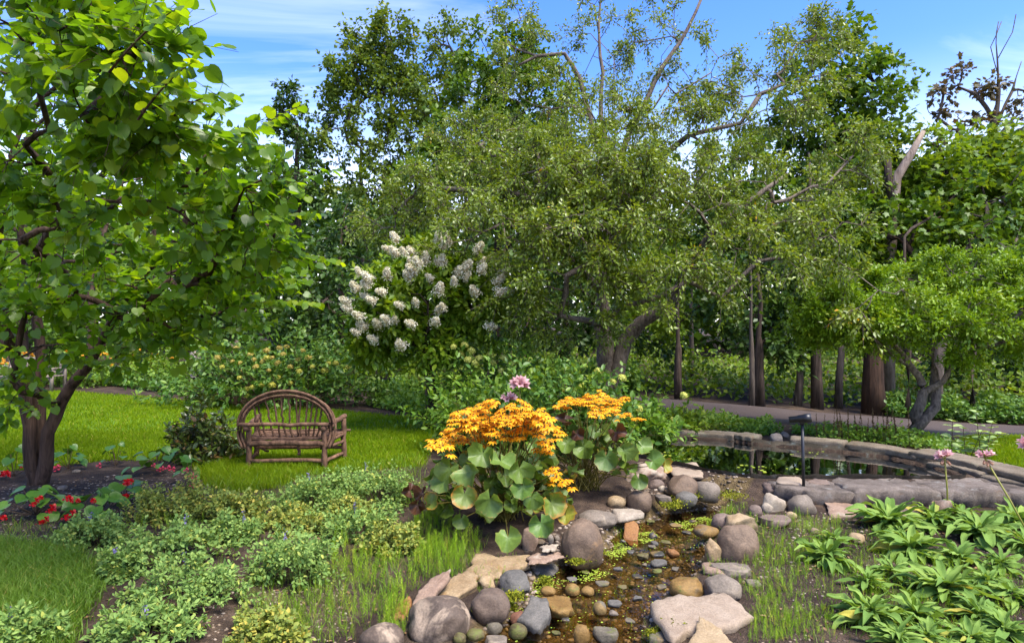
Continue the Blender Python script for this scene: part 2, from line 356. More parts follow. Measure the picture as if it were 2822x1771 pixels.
# ------------------------------------------------------------------ materials of the setting
def m_soil():
    m, t, out = newmat('soil'); n = tex(t, 3, 6, .65); f = tex(t, 55, 5, .7); v = tex(t, 90, typ='ShaderNodeTexVoronoi')
    col = ramp(t, n, [(.3, (.018, .011, .008)), (.5, (.045, .03, .021)), (.72, (.12, .083, .056))])
    col = mixc(t, .7, col, ramp(t, f, [(.28, (.4, .38, .36)), (.5, (1, 1, 1)), (.72, (2.1, 1.9, 1.7))]), 'MULTIPLY')
    a = N(t, 'ShaderNodeAttribute', attribute_name='rnd')          # 0 dry soil .. 1 brown stream silt
    bed = ramp(t, tex(t, 11, 6, .75, .8), [(.3, (.03, .021, .009)), (.5, (.09, .062, .026)), (.72, (.24, .17, .08))])
    col = mixc(t, ramp(t, a.outputs['Fac'], [(.35, (0, 0, 0)), (.65, (1, 1, 1))]), col, bed)
    princ(t, out, col, .9, .2, bump(t, mixc(t, .5, f, v), .9, .03)); return m
def m_turf():
    m, t, out = newmat('turf'); n = tex(t, .9, 4); f = tex(t, 40, 5, .7)
    col = ramp(t, n, [(.3, (.06, .125, .004)), (.7, (.10, .19, .006))]); col = mixc(t, .6, col, ramp(t, f, [(.3, (.4, .45, .4)), (.7, (1.5, 1.4, 1.2))]), 'MULTIPLY')
    princ(t, out, col, .8, .2, bump(t, f, .8, .02)); return m
def m_asphalt(name, c1, c2):
    m, t, out = newmat(name); n = tex(t, .7, 4); f = tex(t, 160, 3, .7)
    col = mixc(t, .6, ramp(t, n, [(.3, c1), (.7, c2)]), ramp(t, f, [(.3, (.6, .6, .6)), (.7, (1.4, 1.4, 1.4))]), 'MULTIPLY')
    princ(t, out, col, .8, .3, bump(t, f, .5, .01)); return m
def m_water(name, tint, ripple, rscale, fr=1.33, murk=None):
    m, t, out = newmat(name); n = tex(t, rscale, 3, .5, .6, sc=(1, .6, 1)); nb = bump(t, n, ripple, .02)
    tr = N(t, 'ShaderNodeBsdfTransparent'); tr.inputs[0].default_value = (*tint, 1)
    gl = N(t, 'ShaderNodeBsdfGlossy'); gl.inputs['Roughness'].default_value = .02; t.links.new(nb, gl.inputs['Normal'])
    base = tr.outputs[0]
    if murk:
        df = N(t, 'ShaderNodeBsdfDiffuse'); df.inputs[0].default_value = (*murk, 1); mk_ = N(t, 'ShaderNodeMixShader'); mk_.inputs[0].default_value = .6
        t.links.new(base, mk_.inputs[1]); t.links.new(df.outputs[0], mk_.inputs[2]); base = mk_.outputs[0]
    fn = N(t, 'ShaderNodeFresnel'); fn.inputs[0].default_value = fr; t.links.new(nb, fn.inputs['Normal'])
    ms = N(t, 'ShaderNodeMixShader'); t.links.new(fn.outputs[0], ms.inputs[0]); t.links.new(base, ms.inputs[1]); t.links.new(gl.outputs[0], ms.inputs[2]); t.links.new(ms.outputs[0], out.inputs[0]); return m
def m_concrete(name, c1, c2, lich=(.32, .40, .38), orange=True):
    m, t, out = newmat(name); c1, c2, lich = [tuple(.68*v_ for v_ in q_) for q_ in (c1, c2, lich)]; n = tex(t, 3.2, 6, .65, .4); f = tex(t, 75, 5, .75); l = tex(t, 6.5, 6, .7, .3)
    col = ramp(t, n, [(.3, c1), (.65, c2)]); col = mixc(t, .6, col, ramp(t, f, [(.3, (.4, .38, .36)), (.5, (1, 1, 1)), (.7, (1.7, 1.65, 1.6))]), 'MULTIPLY')
    col = mixc(t, ramp(t, l, [(.56, (0, 0, 0)), (.66, (.75, .75, .75))]), col, lich)
    if orange: col = mixc(t, ramp(t, tex(t, 5, 5, .7), [(.6, (0, 0, 0)), (.7, (.5, .5, .5))]), col, (.16, .075, .02))
    princ(t, out, col, .85, .25, bump(t, mixc(t, .5, n, f), 1.0, .035)); return m
M = {}
M['soil'] = m_soil(); M['turf'] = m_turf()
M['road'] = m_asphalt('asphalt', (.05, .036, .032), (.07, .052, .046)); M['tar'] = m_asphalt('fresh_asphalt', (.012, .012, .014), (.022, .021, .023))
M['stream'] = m_water('stream_water', (.74, .63, .42), .30, 9); M['pond'] = m_water('pond_water', (.07, .13, .03), .06, 3.2, 1.17, (.022, .062, .008))
M['conc'] = m_concrete('old_concrete', (.075, .058, .046), (.30, .245, .20), (.36, .34, .30)); M['coping'] = m_concrete('coping_stone', (.16, .125, .08), (.36, .29, .21), (.28, .27, .17))
M['basin'] = m_concrete('basin_wall', (.05, .04, .025), (.17, .135, .09), (.24, .28, .25)); M['paving'] = m_concrete('patio_paving', (.32, .27, .23), (.5, .44, .39), (.4, .38, .34), False)
M['black'] = newmat('black_metal')[0]; princ(M['black'].node_tree, M['black'].node_tree.nodes[0], (.008, .008, .009), .42, .5)
M['bark_r'] = barkmat('redbud_bark', (.02, .012, .008), (.12, .072, .052), 24, .10, 1.0)
M['bark_c'] = barkmat('crabapple_bark', (.055, .042, .032), (.22, .175, .14), 26, .35)
M['bark_w'] = barkmat('woodland_bark', (.02, .014, .010), (.085, .06, .046), 16, .12, 1.0)
M['bark_g'] = barkmat('grey_bark', (.05, .040, .032), (.145, .115, .094), 14, .14)
M['bark_red'] = barkmat('reddish_bark', (.022, .013, .009), (.085, .048, .03), 13, .10, 1.0)
M['twig'] = barkmat('twig_wood', (.05, .03, .018), (.14, .09, .055), 20, .5, .3)
M['bench'] = barkmat('bent_willow', (.04, .021, .013), (.21, .118, .075), 16, .25, .7)
M['teak'] = barkmat('weathered_teak', (.14, .11, .09), (.28, .23, .19), 18, .3, .4)

# ------------------------------------------------------------------ ground
def axis(segs):
    out = [segs[0][0]]
    for a, b, st in segs: out += list(np.linspace(a, b, max(2, int(round((b-a)/st))+1))[1:])
    return np.array(out)
gx = axis([(-260, -60, 25), (-60, -14, 2), (-14, -4, .3), (-4, 6.4, .063), (6.4, 16, .35), (16, 60, 2.2), (60, 260, 25)])
gy = axis([(-120, -10, 20), (-10, 2, .8), (2, 2.8, .1), (2.8, 10.6, .063), (10.6, 22, .3), (22, 60, 1.6), (60, 300, 30)])
XX, YY = np.meshgrid(gx, gy); ZZ = hf(XX, YY); ZB = hb(XX, YY)
ms_ = np.where(inpoly(XX, YY, STREAM), 1, -1)*pdist(XX, YY, STREAM)
mb = MB(); nx, ny = len(gx), len(gy); i = (np.arange(ny-1)[:, None]*nx+np.arange(nx-1)[None]).ravel()
mb.add(np.column_stack([XX.ravel(), YY.ravel(), ZZ.ravel()]), np.stack([i, i+1, i+nx+1, i+nx], -1), np.where(YY < 7.6, sm((ms_+.15)/.2), 0).ravel())
tag(mb.build('ground', M['soil'], None, True), kind='structure')

def sheet(name, poly, mat, lift, step, xr=None, extra=None):
    P = np.array(poly); lo, hi = P.min(0)-step, P.max(0)+step
    xs, ys = np.arange(lo[0], hi[0], step), np.arange(lo[1], hi[1], step); X, Y = np.meshgrid(xs, ys); k = inpoly(X, Y, poly)
    nx = len(xs); idx = np.arange(X.size).reshape(X.shape); c = k[:-1, :-1]&k[1:, :-1]&k[:-1, 1:]&k[1:, 1:]; a = idx[:-1, :-1][c]
    f = np.stack([a, a+1, a+nx+1, a+nx], -1); used = np.unique(f); mp_ = np.zeros(X.size, int); mp_[used] = np.arange(len(used))
    V = np.column_stack([X.ravel(), Y.ravel(), hf(X.ravel(), Y.ravel())+lift])[used]; m = MB(); m.add(V, mp_[f]); return tag(m.build(name, mat, None, True), kind='structure')
LAWN = gp([(-900,1085),(0,1068),(200,1078),(560,1106),(800,1122),(1000,1138),(1190,1153),(1225,1175),(1190,1215),(1160,1285),(1000,1300),(850,1310),(760,1338),(650,1352),(570,1330),(552,1296),(470,1268),(300,1268),(120,1290),(0,1300),(-900,1330)])
LAWN2 = gp([(-900,1490),(0,1502),(120,1512),(215,1535),(262,1590),(245,1650),(200,1720),(165,1800),(120,1950),(-900,1950)])
LAWN3 = gp([(2640,1222),(2700,1204),(2822,1203),(3300,1215),(3500,1400),(2900,1330),(2760,1285),(2680,1262)])
sheet('lawn', LAWN, M['turf'], .006, .07); sheet('lawn', LAWN2, M['turf'], .006, .06); sheet('lawn', LAWN3, M['turf'], .006, .08)
def blades(r, poly, n, hgt, wid, lean=.35):
    p = polysample(r, poly, n); p[:, :2] += r.normal(size=(n, 2))*.045; p[:, 2] = hf(p[:, 0], p[:, 1]); th = r.uniform(0, 2*np.pi, n); ln = r.normal(size=(n, 2))*lean; h = hgt*r.uniform(.55, 1.25, n); sd_ = np.column_stack([np.cos(th), np.sin(th), 0*th])*(wid*r.uniform(.7, 1.3, n))[:, None]
    tip = p+np.column_stack([ln*h[:, None], h]); mid = p+np.column_stack([ln*h[:, None]*.3, h*.55])
    V = np.stack([p-sd_, p+sd_, mid+sd_*.8, tip, mid-sd_*.8], 1); base = np.arange(n)[:, None]*5
    rn = np.clip(r.random(n)*.6+.4*(.5+.3*np.sin(p[:, 0]*1.9+2*np.sin(p[:, 1]*.8))*np.sin(p[:, 1]*1.4)+.3*np.sin(p[:, 0]*5.3+1.7*np.sin(p[:, 1]*3.1))*np.sin(p[:, 1]*4.7)), 0, .97); rn[r.random(n) < .03] = .999
    return V.reshape(-1, 3), [base+np.array([[0, 1, 2, 4]]), base+np.array([[4, 2, 3]])], np.repeat(rn, 5)
M['grass'] = leafmat('lawn_grass', [(0, (.07, .13, .004)), (.5, (.115, .195, .005)), (.85, (.155, .23, .008)), (.98, (.155, .23, .008)), (1, (.26, .24, .07))], .55, .5, spec=.15, tone=(1.5, 1.38, .8))
M['grass2'] = leafmat('rough_grass', [(0, (.04, .09, .012)), (.5, (.075, .15, .016)), (.85, (.11, .19, .03)), (1, (.24, .22, .09))], .5, .4)
LAWN_V = gp([(-40,1075),(200,1078),(560,1106),(800,1122),(1000,1138),(1190,1153),(1225,1175),(1190,1215),(1160,1285),(1000,1300),(850,1310),(760,1338),(650,1352),(570,1330),(552,1296),(470,1268),(300,1268),(120,1290),(-40,1305)])
LAWN_N = gp([(-60,1190),(1210,1190),(1160,1285),(1000,1300),(850,1310),(760,1338),(650,1352),(570,1330),(552,1296),(470,1268),(300,1268),(120,1290),(-60,1305)])
mb = MB(); r = rg(11); mb.add(*blades(r, LAWN_V, 54000, .06, .007)); mb.add(*blades(r, LAWN_N, 52000, .055, .0045)); mb.add(*blades(r, gp([(-600,1080),(-40,1075),(-40,1305),(-600,1325)]), 11000, .06, .01))
tag(mb.build('lawn_grass', M['grass']), 'short bright green mown grass of the main lawn', 'grass', kind='stuff')
mb = MB(); mb.add(*blades(r, [(x, y) for x, y in LAWN2 if x > -6]+[(-5, 3), (-5, 5.5)] if False else gp([(-60,1495),(120,1512),(215,1535),(268,1590),(250,1650),(205,1720),(165,1800),(-60,1800)]), 22000, .085, .0028, .55))
tag(mb.build('lawn_grass', M['grass2']), 'longer shaggy lawn grass beside the bare bed edge', 'grass', kind='stuff')
mb = MB(); mb.add(*blades(r, gp([(2640,1222),(2700,1204),(2822,1203),(2900,1210),(2900,1330),(2760,1285),(2680,1262)]), 9000, .07, .005)); mb.add(*blades(r, LAWN3, 10000, .07, .008))
tag(mb.build('lawn_grass', M['grass']), 'strip of mown grass between the pond rim and the road', 'grass', kind='stuff')
# longer tufted grass just around the bench feet
mb = MB(); mb.add(*blades(r, gp([(555,1300),(620,1275),(720,1270),(850,1275),(860,1300),(760,1345),(650,1358),(575,1335)]), 9000, .10, .004, .5))
tag(mb.build('lawn_grass', M['grass']), 'longer grass growing around the legs of the bent wood bench', 'grass', kind='stuff')

# ------------------------------------------------------------------ road
up_ = [(700,1056),(1000,1060),(1250,1070),(1760,1097),(2030,1118),(2440,1151),(2822,1177),(3300,1205)]; lo_ = [(700,1066),(1000,1073),(1250,1086),(1760,1120),(2030,1152),(2440,1184),(2822,1198),(3300,1222)]
def strip(name, A, B, mat, lift, parent=None, drop=0):
    n = 60; A, B = np.array([G(*q) for q in A]), np.array([G(*q) for q in B]); t = np.linspace(0, 1, n)
    def rs(Q): s = np.linspace(0, 1, len(Q)); return np.column_stack([np.interp(t, s, Q[:, k]) for k in range(3)])
    a, b = rs(A), rs(B); rows = [a*(1-k/5)+b*(k/5) for k in range(6)]
    for q in rows: q[:, 2] = hb(q[:, 0], q[:, 1])+lift
    if drop: e_ = rows[-1].copy(); e_[:, 2] -= drop; e_[:, 1] -= .03; rows.append(e_)
    V = np.concatenate(rows); i = (np.arange(len(rows)-1)[:, None]*n+np.arange(n-1)[None]).ravel(); m = MB(); m.add(V, np.stack([i, i+1, i+n+1, i+n], -1))
    o = m.build(name, mat, parent, True); return tag(o, kind='structure') if parent is None else o
road = strip('road', up_, lo_, M['road'], .03)
strip('asphalt_edge', [(a, b-1) for a, b in lo_], [(a, b+(4 if a < 1500 else 8)) for a, b in lo_], M['tar'], .038, road, .09)
tag(strip('patio', [(-400,1002),(300,1010),(560,1016)], [(-400,1032),(300,1040),(560,1044)], M['paving'], .05), kind='structure')

# ------------------------------------------------------------------ water
P = np.array(STREAM); xs, ys = np.arange(P[:, 0].min()-.3, P[:, 0].max()+.3, .08), np.arange(2.0, 7.36, .08); X, Y = np.meshgrid(xs, ys)
k = inpoly(X, Y, STREAM)|(pdist(X, Y, STREAM) < .3); idx = np.arange(X.size).reshape(X.shape); c = k[:-1, :-1]&k[1:, 1:]&k[:-1, 1:]&k[1:, :-1]; a = idx[:-1, :-1][c]
mb = MB(); mb.add(np.column_stack([X.ravel(), Y.ravel(), np.full(X.size, WS)]), np.stack([a, a+1, a+len(xs)+1, a+len(xs)], -1)); tag(mb.build('stream_water', M['stream']), kind='structure')
pc = np.array(POND); cen = pc.mean(0); mb = MB(); n = len(pc); big = cen+(pc-cen)*1.03
mb.add(np.column_stack([np.vstack([big, cen]), np.full(n+1, WP)]), np.array([(n, i, (i+1) % n) for i in range(n)])[:, ::1]); tag(mb.build('pond_water', M['pond']), kind='structure')

# ------------------------------------------------------------------ pond rim: basin wall, coping stones, front slab
rim = thing('pond_rim', 'weathered stone and concrete rim around the dark green pond', 'pond rim', (3.4, 8.6, 0))
def loopdense(Pn, k=6):
    out = []; n = len(Pn)
    for i in range(n):
        p0, p1, p2, p3 = [np.array(Pn[(i+q) % n], float) for q in (-1, 0, 1, 2)]
        for t in np.arange(k)/k: out.append(.5*((2*p1)+(-p0+p2)*t+(2*p0-5*p1+4*p2-p3)*t*t+(-p0+3*p1-3*p2+p3)*t**3))
    return np.array(out)
D = loopdense(POND); n = len(D); tan = np.roll(D, -1, 0)-np.roll(D, 1, 0); nv = nrm(np.column_stack([-tan[:, 1], tan[:, 0]]))
if ((D-cen)*nv).sum() < 0: nv = -nv
prof = [(.07, .12), (.05, .06), (.0, 0), (-.06, -.08), (-.14, -.2), (-.2, -.66)]; r = rg(5); rows = []
for o_, z_ in prof: rows.append(np.column_stack([D+nv*(o_+.012*np.sin(np.arange(n)*.9)[:, None]+.008*r.normal(size=(n, 1))), np.full(n, z_)+.006*r.normal(size=n)]))
V = np.concatenate(rows); j = np.arange(n); f = np.concatenate([np.stack([k*n+j, k*n+(j+1) % n, (k+1)*n+(j+1) % n, (k+1)*n+j], -1) for k in range(len(prof)-1)])
mb = MB(); mb.add(V, f); mb.build('basin_wall', M['basin'], rim, True)
def slabpoly(poly, ztop, th, r, sub=4, rough=.012, under=.03, ztilt=(0, 0)):
    """irregular flat stone from a plan outline: noisy edge, domed worn top, ragged side"""
    P = np.array(poly, float); n0 = len(P); E = []
    for i in range(n0):
        for t in np.arange(sub)/sub: E.append(P[i]*(1-t)+P[(i+1) % n0]*t)
    E = np.array(E); n = len(E); c = E.mean(0); L = np.linalg.norm(E-c, axis=1, keepdims=True); s_ = L.mean()
    E = c+(E-c)*(1+rough/s_*1.2*r.normal(size=(n, 1)))
    rows, W = [], []
    for q, dz in ((.45, 0), (.8, 0), (.955, -.004), (1, -.02)): rows.append(c+(E-c)*q); W.append(ztop+dz+rough*.45*r.normal(size=n)*(1 if q > .5 else .5))
    for q, dz in ((1.005, -.5*th), (1-under/s_, -th)): rows.append(c+(E-c)*(q+rough/s_*r.normal(size=(n, 1)))); W.append(np.full(n, ztop+dz))
    V = np.concatenate([np.column_stack([a, b]) for a, b in zip(rows, W)]+[np.array([[c[0], c[1], ztop]])]); j = np.arange(n); j2 = (j+1) % n
    V[:, 2] += (V[:, 0]-c[0])*ztilt[0]+(V[:, 1]-c[1])*ztilt[1]
    qd = np.concatenate([np.stack([k*n+j, (k+1)*n+j, (k+1)*n+j2, k*n+j2], -1) for k in range(len(rows)-1)])
    return V, [np.stack([np.full(n, len(V)-1), j, j2], -1), qd]
def coping(pts, zt, th, wd, seed, ov=.0):
    r = rg(seed); pts = np.array(pts); s = np.concatenate([[0], np.cumsum(np.linalg.norm(np.diff(pts, axis=0), axis=1))]); pos = 0
    while pos < s[-1]-.1:
        ln = min(r.uniform(.55, 1.05), s[-1]-pos)
        ss = np.linspace(pos+.004, pos+ln-.004, 5); q = np.column_stack([np.interp(ss, s, pts[:, k]) for k in (0, 1)]); d = nrm(np.gradient(q, axis=0)); nn = np.column_stack([-d[:, 1], d[:, 0]])
        if ((q-cen)*nn).sum() < 0: nn = -nn
        w1, w2 = wd*r.uniform(.85, 1.2), .03+r.uniform(0, .05); poly = list(q-nn*w2)+list((q+nn*w1)[::-1])
        if r.random() < 2: 
            mb = MB(); V, f = slabpoly(poly, zt+r.normal()*.008, th*r.uniform(.8, 1.2), r, 3, .006, .006, (r.normal()*.012, r.normal()*.015)); mb.add(V, f); mb.build('coping_stone', M['coping'], rim)
        pos += ln
coping([(1.0,9.75),(1.71,10.12),(2.77,10.14),(3.28,9.98),(3.56,9.66)], .16, .075, .26, 21)
coping([(4.0,9.42),(4.55,9.13),(5.03,8.74),(5.2,8.35)], .165, .075, .24, 22)
coping([(5.14,8.42),(5.4,7.95),(5.47,7.5),(5.56,7.0)], .19, .06, .3, 23)
coping([(5.22,8.15),(5.36,7.75),(5.42,7.3),(5.6,6.95),(6.1,6.6),(6.8,6.5)], .125, .06, .5, 24)
# front concrete slab, cracked into pieces
M['conc'].node_tree.nodes
for k, (poly, z) in enumerate([([(2.84,7.26),(3.15,7.35),(3.58,7.37),(3.55,6.80),(3.1,6.86),(2.86,7.02)], .075), ([(3.60,7.37),(4.3,7.40),(4.42,7.44),(4.46,6.82),(4.0,6.84),(3.57,6.80)], .082), ([(4.44,7.44),(4.6,7.56),(5.1,7.62),(5.3,7.45),(5.16,6.75),(4.9,6.80),(4.48,6.82)], .078), ([(5.32,7.44),(5.6,7.25),(6.4,6.9),(6.9,6.5),(6.7,6.2),(5.8,6.60),(5.18,6.74)], .085)]):
    r = rg(31+k); mb = MB(); V, f = slabpoly(poly, z, .21, r, 9, .016, .05, (r.normal()*.008, -.02+r.normal()*.01)); mb.add(V, f); mb.build('front_slab', M['conc'], rim)
# ------------------------------------------------------------------ woodland, trees, shrubs
g = lambda *s: list(s)
M['l_poplar'] = leafmat('poplar_leaf', [(0, (.045, .085, .014)), (.5, (.075, .125, .022)), (.9, (.11, .16, .03)), (1, (.2, .17, .03))], .45, .38)
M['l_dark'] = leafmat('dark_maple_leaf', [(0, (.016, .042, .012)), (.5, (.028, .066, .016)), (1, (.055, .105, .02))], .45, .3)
M['l_maple'] = leafmat('maple_leaf', [(0, (.032, .075, .010)), (.5, (.055, .115, .014)), (.95, (.09, .155, .02)), (1, (.16, .17, .03))], .45, .38)
M['l_lime'] = leafmat('lime_maple_leaf', [(0, (.055, .11, .010)), (.5, (.09, .16, .014)), (1, (.15, .21, .03))], .45, .42)
M['l_bronze'] = leafmat('bronze_maple_leaf', [(0, (.06, .06, .022)), (.5, (.10, .09, .035)), (1, (.15, .10, .04))], .5, .3, (1.2, .9, .5), tone=(1, 1, 1))
M['l_crab'] = leafmat('crabapple_leaf', [(0, (.058, .10, .014)), (.5, (.10, .155, .02)), (.86, (.145, .20, .034)), (.972, (.15, .18, .05)), (.982, (.42, .26, .02)), (1, (.5, .24, .02))], .38, .4, spec=.5)
M['l_red'] = leafmat('redbud_leaf', [(0, (.045, .105, .014)), (.45, (.07, .15, .016)), (.8, (.105, .19, .018)), (1, (.16, .23, .02))], .36, .6, (1.7, 1.55, .3), spec=.5)
M['l_red1'] = leafmat('redbud_near_leaf', [(0, (.045, .105, .018)), (.5, (.075, .15, .018)), (.85, (.11, .19, .018)), (1, (.16, .22, .02))], .34, .6, (1.7, 1.55, .3), 'obj', .5, 30)
M['l_box'] = leafmat('pruned_shrub_leaf', [(0, (.065, .135, .010)), (.5, (.105, .19, .012)), (.9, (.15, .235, .018)), (1, (.24, .25, .05))], .42, .35)
M['l_hyd'] = leafmat('hydrangea_leaf', [(0, (.032, .085, .024)), (.5, (.05, .115, .026)), (1, (.10, .17, .03))], .45, .32)
M['l_hyd2'] = leafmat('tree_hydrangea_leaf', [(0, (.06, .125, .012)), (.5, (.09, .165, .014)), (1, (.15, .21, .025))], .45, .42)
M['l_fresh'] = leafmat('fresh_leaf', [(0, (.05, .12, .02)), (.5, (.08, .165, .028)), (1, (.13, .21, .04))], .45, .4)

# --- far wood closing the view
r = rg(101); mb = MB(); n = 60000
x = r.uniform(-55, 55, n); y = 34+r.random(n)**1.3*22; top = 9.2+1.6*np.sin(x*.31)+1.1*np.sin(x*.83+1)+.7*np.sin(x*1.9)
z = hb(x, y)+r.random(n)**.75*top; pos = np.column_stack([x, y, z])
scatter(mb, LEAFR, pos, r.normal(size=(n, 3))+[0, 0, -.2], nrm(r.normal(size=(n, 3))*.6+[0, 0, 1]), r.uniform(.4, .8, n), np.clip(.45*r.random(n)+.55*(.5+.5*np.sin(x*.9+z*.8+3*np.sin(y*.4))), 0, .99))
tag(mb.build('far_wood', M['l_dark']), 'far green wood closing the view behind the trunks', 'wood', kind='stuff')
# understory below the trees beyond the road
mb = MB(); n = 36000
xx = r.uniform(-14, 26, n); yy = r.uniform(15.8, 30, n)+np.clip(-xx, 0, 9)*.28; hh = (.25+.75*(.5+.5*np.sin(xx*1.3+2*np.sin(yy*.7)))*(.5+.5*np.sin(yy*.9+xx*.35)))*r.random(n)**.8*1.5
keep = (yy > 16.6-.28*np.clip(xx-1, 0, 12)) ; pos = np.column_stack([xx, yy, hb(xx, yy)+hh])[keep]; n = len(pos)
scatter(mb, LEAFR, pos, r.normal(size=(n, 3))+[0, 0, .1], nrm(r.normal(size=(n, 3))*.5+[0, -.2, 1]), r.uniform(.09, .19, n), np.clip(r.random(n)*.5+.5*(.5+.5*np.sin(pos[:, 0]*2.1+pos[:, 1])), 0, .99))
tag(mb.build('understory', M['l_lime']), 'low green undergrowth of the wood beyond the road', 'undergrowth', kind='stuff')

def wtree(px, pyb, wpx, label, blobs, mat='l_maple', bark='bark_w', seed=1, lean=0, top=None, Y=None, name='maple_tree', **k):
    b = G(px, pyb) if Y is None else P3(px, pyb, Y)
    if Y is not None: b[2] = float(hb(b[0], b[1]))
    b = b-np.array([0, 0, .08]); R = wpx/2/F*b[1]; zt = top or 7; e0 = np.array([0, 0, EYE])
    if Y is None: blobs = [((lambda k_: (e0+(c_-e0)*k_, ra_*k_, d_))((b[1]+1.2+(c_[1]-17)*.8)/c_[1])) for c_, ra_, d_ in blobs]; zt = min(zt, .62*max(c_[2] for c_, _, _ in blobs))
    stem = [(b[0]+lean*.25, b[1], 1.2), (b[0]+lean*.6, b[1]+.05, zt*.5), (b[0]+lean, b[1]+.1, zt)]
    kw = dict(stem_r=[(R, R*.3)], cap=max(.03, R*.35), nsub=14, ntw=6, nl=17, size=.17, twig=.6, spread=.16, shell=.3, step=.8, e=1.6, rmin=.012, group='trees of the wood'); kw.update(k)
    return tree(name, label, 'tree', b, [stem], blobs, R, kw.pop('leaf', LEAFR), M[mat], M[bark], seed, **kw)
B = blob
# left and centre background
wtree(820, 1040, 30, 'dark narrow tree with a pointed top behind the redbud tip', [B(812,330,55,90,24),B(830,480,100,100,24),B(800,620,120,110,23.5),B(850,740,120,100,23),B(780,850,150,90,22.5),B(900,860,90,80,22)], 'l_dark', Y=24, top=9, seed=201, size=.17, nsub=14)
wtree(1015, 1040, 26, 'tall airy poplar with a bent trunk against the sky', [B(1000,140,80,100,25),B(1080,110,70,90,25),B(950,230,60,90,25),B(1050,260,110,100,25),B(960,390,90,100,25),B(1090,390,90,90,25),B(1030,520,110,80,24.5),B(1140,300,70,100,25.5)], 'l_poplar', 'bark_g', Y=25, top=8.5, lean=-.3, seed=202, size=.155, nl=14, ntw=8, nsub=18, cap=.06, jit=.08, name='poplar_tree')
wtree(1240, 1040, 24, 'second poplar showing a pale top between two darker crowns', [B(1240,130,70,100,27),B(1200,260,80,110,27),B(1290,240,80,110,27),B(1230,390,90,90,27)], 'l_poplar', 'bark_g', Y=27, top=9, seed=203, size=.155, nl=15, nsub=18, cap=.05, jit=.08, name='poplar_tree')
wtree(1370, 1045, 34, 'dense dark maple crown behind the crabapple on its poplar side', [B(1400,160,110,90,22),B(1330,260,120,90,22),B(1460,270,120,100,22),B(1260,420,130,90,21.5),B(1400,380,140,90,22),B(1180,520,110,80,21.5),B(1330,520,130,90,21),B(1520,420,130,110,21.5),B(1560,620,170,120,21)], 'l_maple', Y=22, top=8, seed=204, size=.18, nsub=18)
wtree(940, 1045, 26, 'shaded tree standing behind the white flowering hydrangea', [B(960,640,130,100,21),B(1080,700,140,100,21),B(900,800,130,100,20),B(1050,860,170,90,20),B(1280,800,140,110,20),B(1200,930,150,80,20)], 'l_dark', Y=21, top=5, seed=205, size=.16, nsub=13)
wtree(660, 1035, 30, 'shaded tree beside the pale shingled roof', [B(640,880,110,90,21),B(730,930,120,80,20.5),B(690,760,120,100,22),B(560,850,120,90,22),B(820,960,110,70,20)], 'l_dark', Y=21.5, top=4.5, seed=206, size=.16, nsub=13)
wtree(420, 1035, 30, 'leafy tree far behind the redbud branches', [B(400,560,200,140,25),B(560,700,160,140,25),B(300,760,200,140,24),B(480,880,170,90,23),B(180,620,180,140,25),B(620,560,120,120,26)], 'l_maple', Y=25, top=7, seed=207, size=.19, nsub=13)
wtree(60, 1030, 32, 'leafy tree behind the slatted garden bench', [B(60,500,220,160,26),B(-120,600,200,200,26),B(100,760,220,150,25),B(-60,850,200,120,24),B(240,900,160,90,23),B(150,300,150,150,27)], 'l_maple', Y=26, top=7, seed=208, size=.2, nsub=13)
# right background: trunks beyond the road with their crowns
wtree(1870, 1100, 20, 'thin dark trunked maple just beyond the road bend', [B(1850,760,120,80,17.5),B(1980,820,110,70,17.5),B(1800,860,120,60,17),B(1920,640,150,100,18)], 'l_lime', seed=211, top=4, size=.13)
wtree(2092, 1118, 26, 'straight dark trunk standing directly beside a pale one', [B(2060,640,150,110,17),B(2190,560,160,120,17.5),B(2080,840,130,90,16.5),B(2200,780,120,90,16.5),B(2150,920,90,60,16)], 'l_dark', seed=212, top=5.5, size=.15, nsub=12)
wtree(2071, 1119, 15, 'slim pale grey trunk hugging the straight dark one', [B(2040,560,110,90,17.5),B(2000,480,120,90,18)], 'l_maple', 'bark_g', seed=213, top=5.5, size=.14)
wtree(2197, 1118, 19, 'slightly curved grey brown trunk beyond the road', [B(2230,420,130,110,19),B(2160,380,120,100,19)], 'l_maple', 'bark_g', seed=214, top=6, lean=.25, size=.15)
wtree(2252, 1126, 30, 'stout dark trunk leaning slightly beside thin stems', [B(2330,180,110,110,19),B(2250,250,110,100,19),B(2400,260,100,110,19),B(2330,380,150,120,18.5),B(2395,430,90,100,18.5),B(2280,540,160,110,18),B(2420,580,150,110,17.5)], 'l_maple', 'bark_w', seed=215, top=7.5, lean=-.15, size=.15, nsub=19, leaf=MAPLE, nl=10)
wtree(2310, 1125, 20, 'thin trunk leaning away from the massive reddish trunk', [B(2420,700,120,80,17),B(2300,660,120,80,17)], 'l_maple', 'bark_g', seed=216, top=5, lean=.35, size=.14)
wtree(2408, 1141, 52, 'massive reddish brown trunk with peeling bark by the road', [B(2480,650,150,90,17),B(2560,580,130,110,18),B(2620,700,140,80,17),B(2520,780,140,80,16)], 'l_maple', 'bark_red', seed=217, top=4.6, size=.14, leaf=MAPLE, nl=8)
wtree(2500, 1150, 24, 'dark trunk half hidden behind the twisted pruned shrub', [B(2650,520,150,110,18),B(2560,450,120,90,19)], 'l_lime', 'bark_w', seed=218, top=5.5, size=.15, leaf=MAPLE, nl=8)
wtree(2575, 1150, 34, 'forked grey trunk just behind the pruned shrub stems', [B(2720,560,150,120,17),B(2790,700,140,110,16),B(2680,660,120,90,16)], 'l_maple', 'bark_g', seed=219, top=5, lean=.5, size=.14, leaf=MAPLE, nl=8)
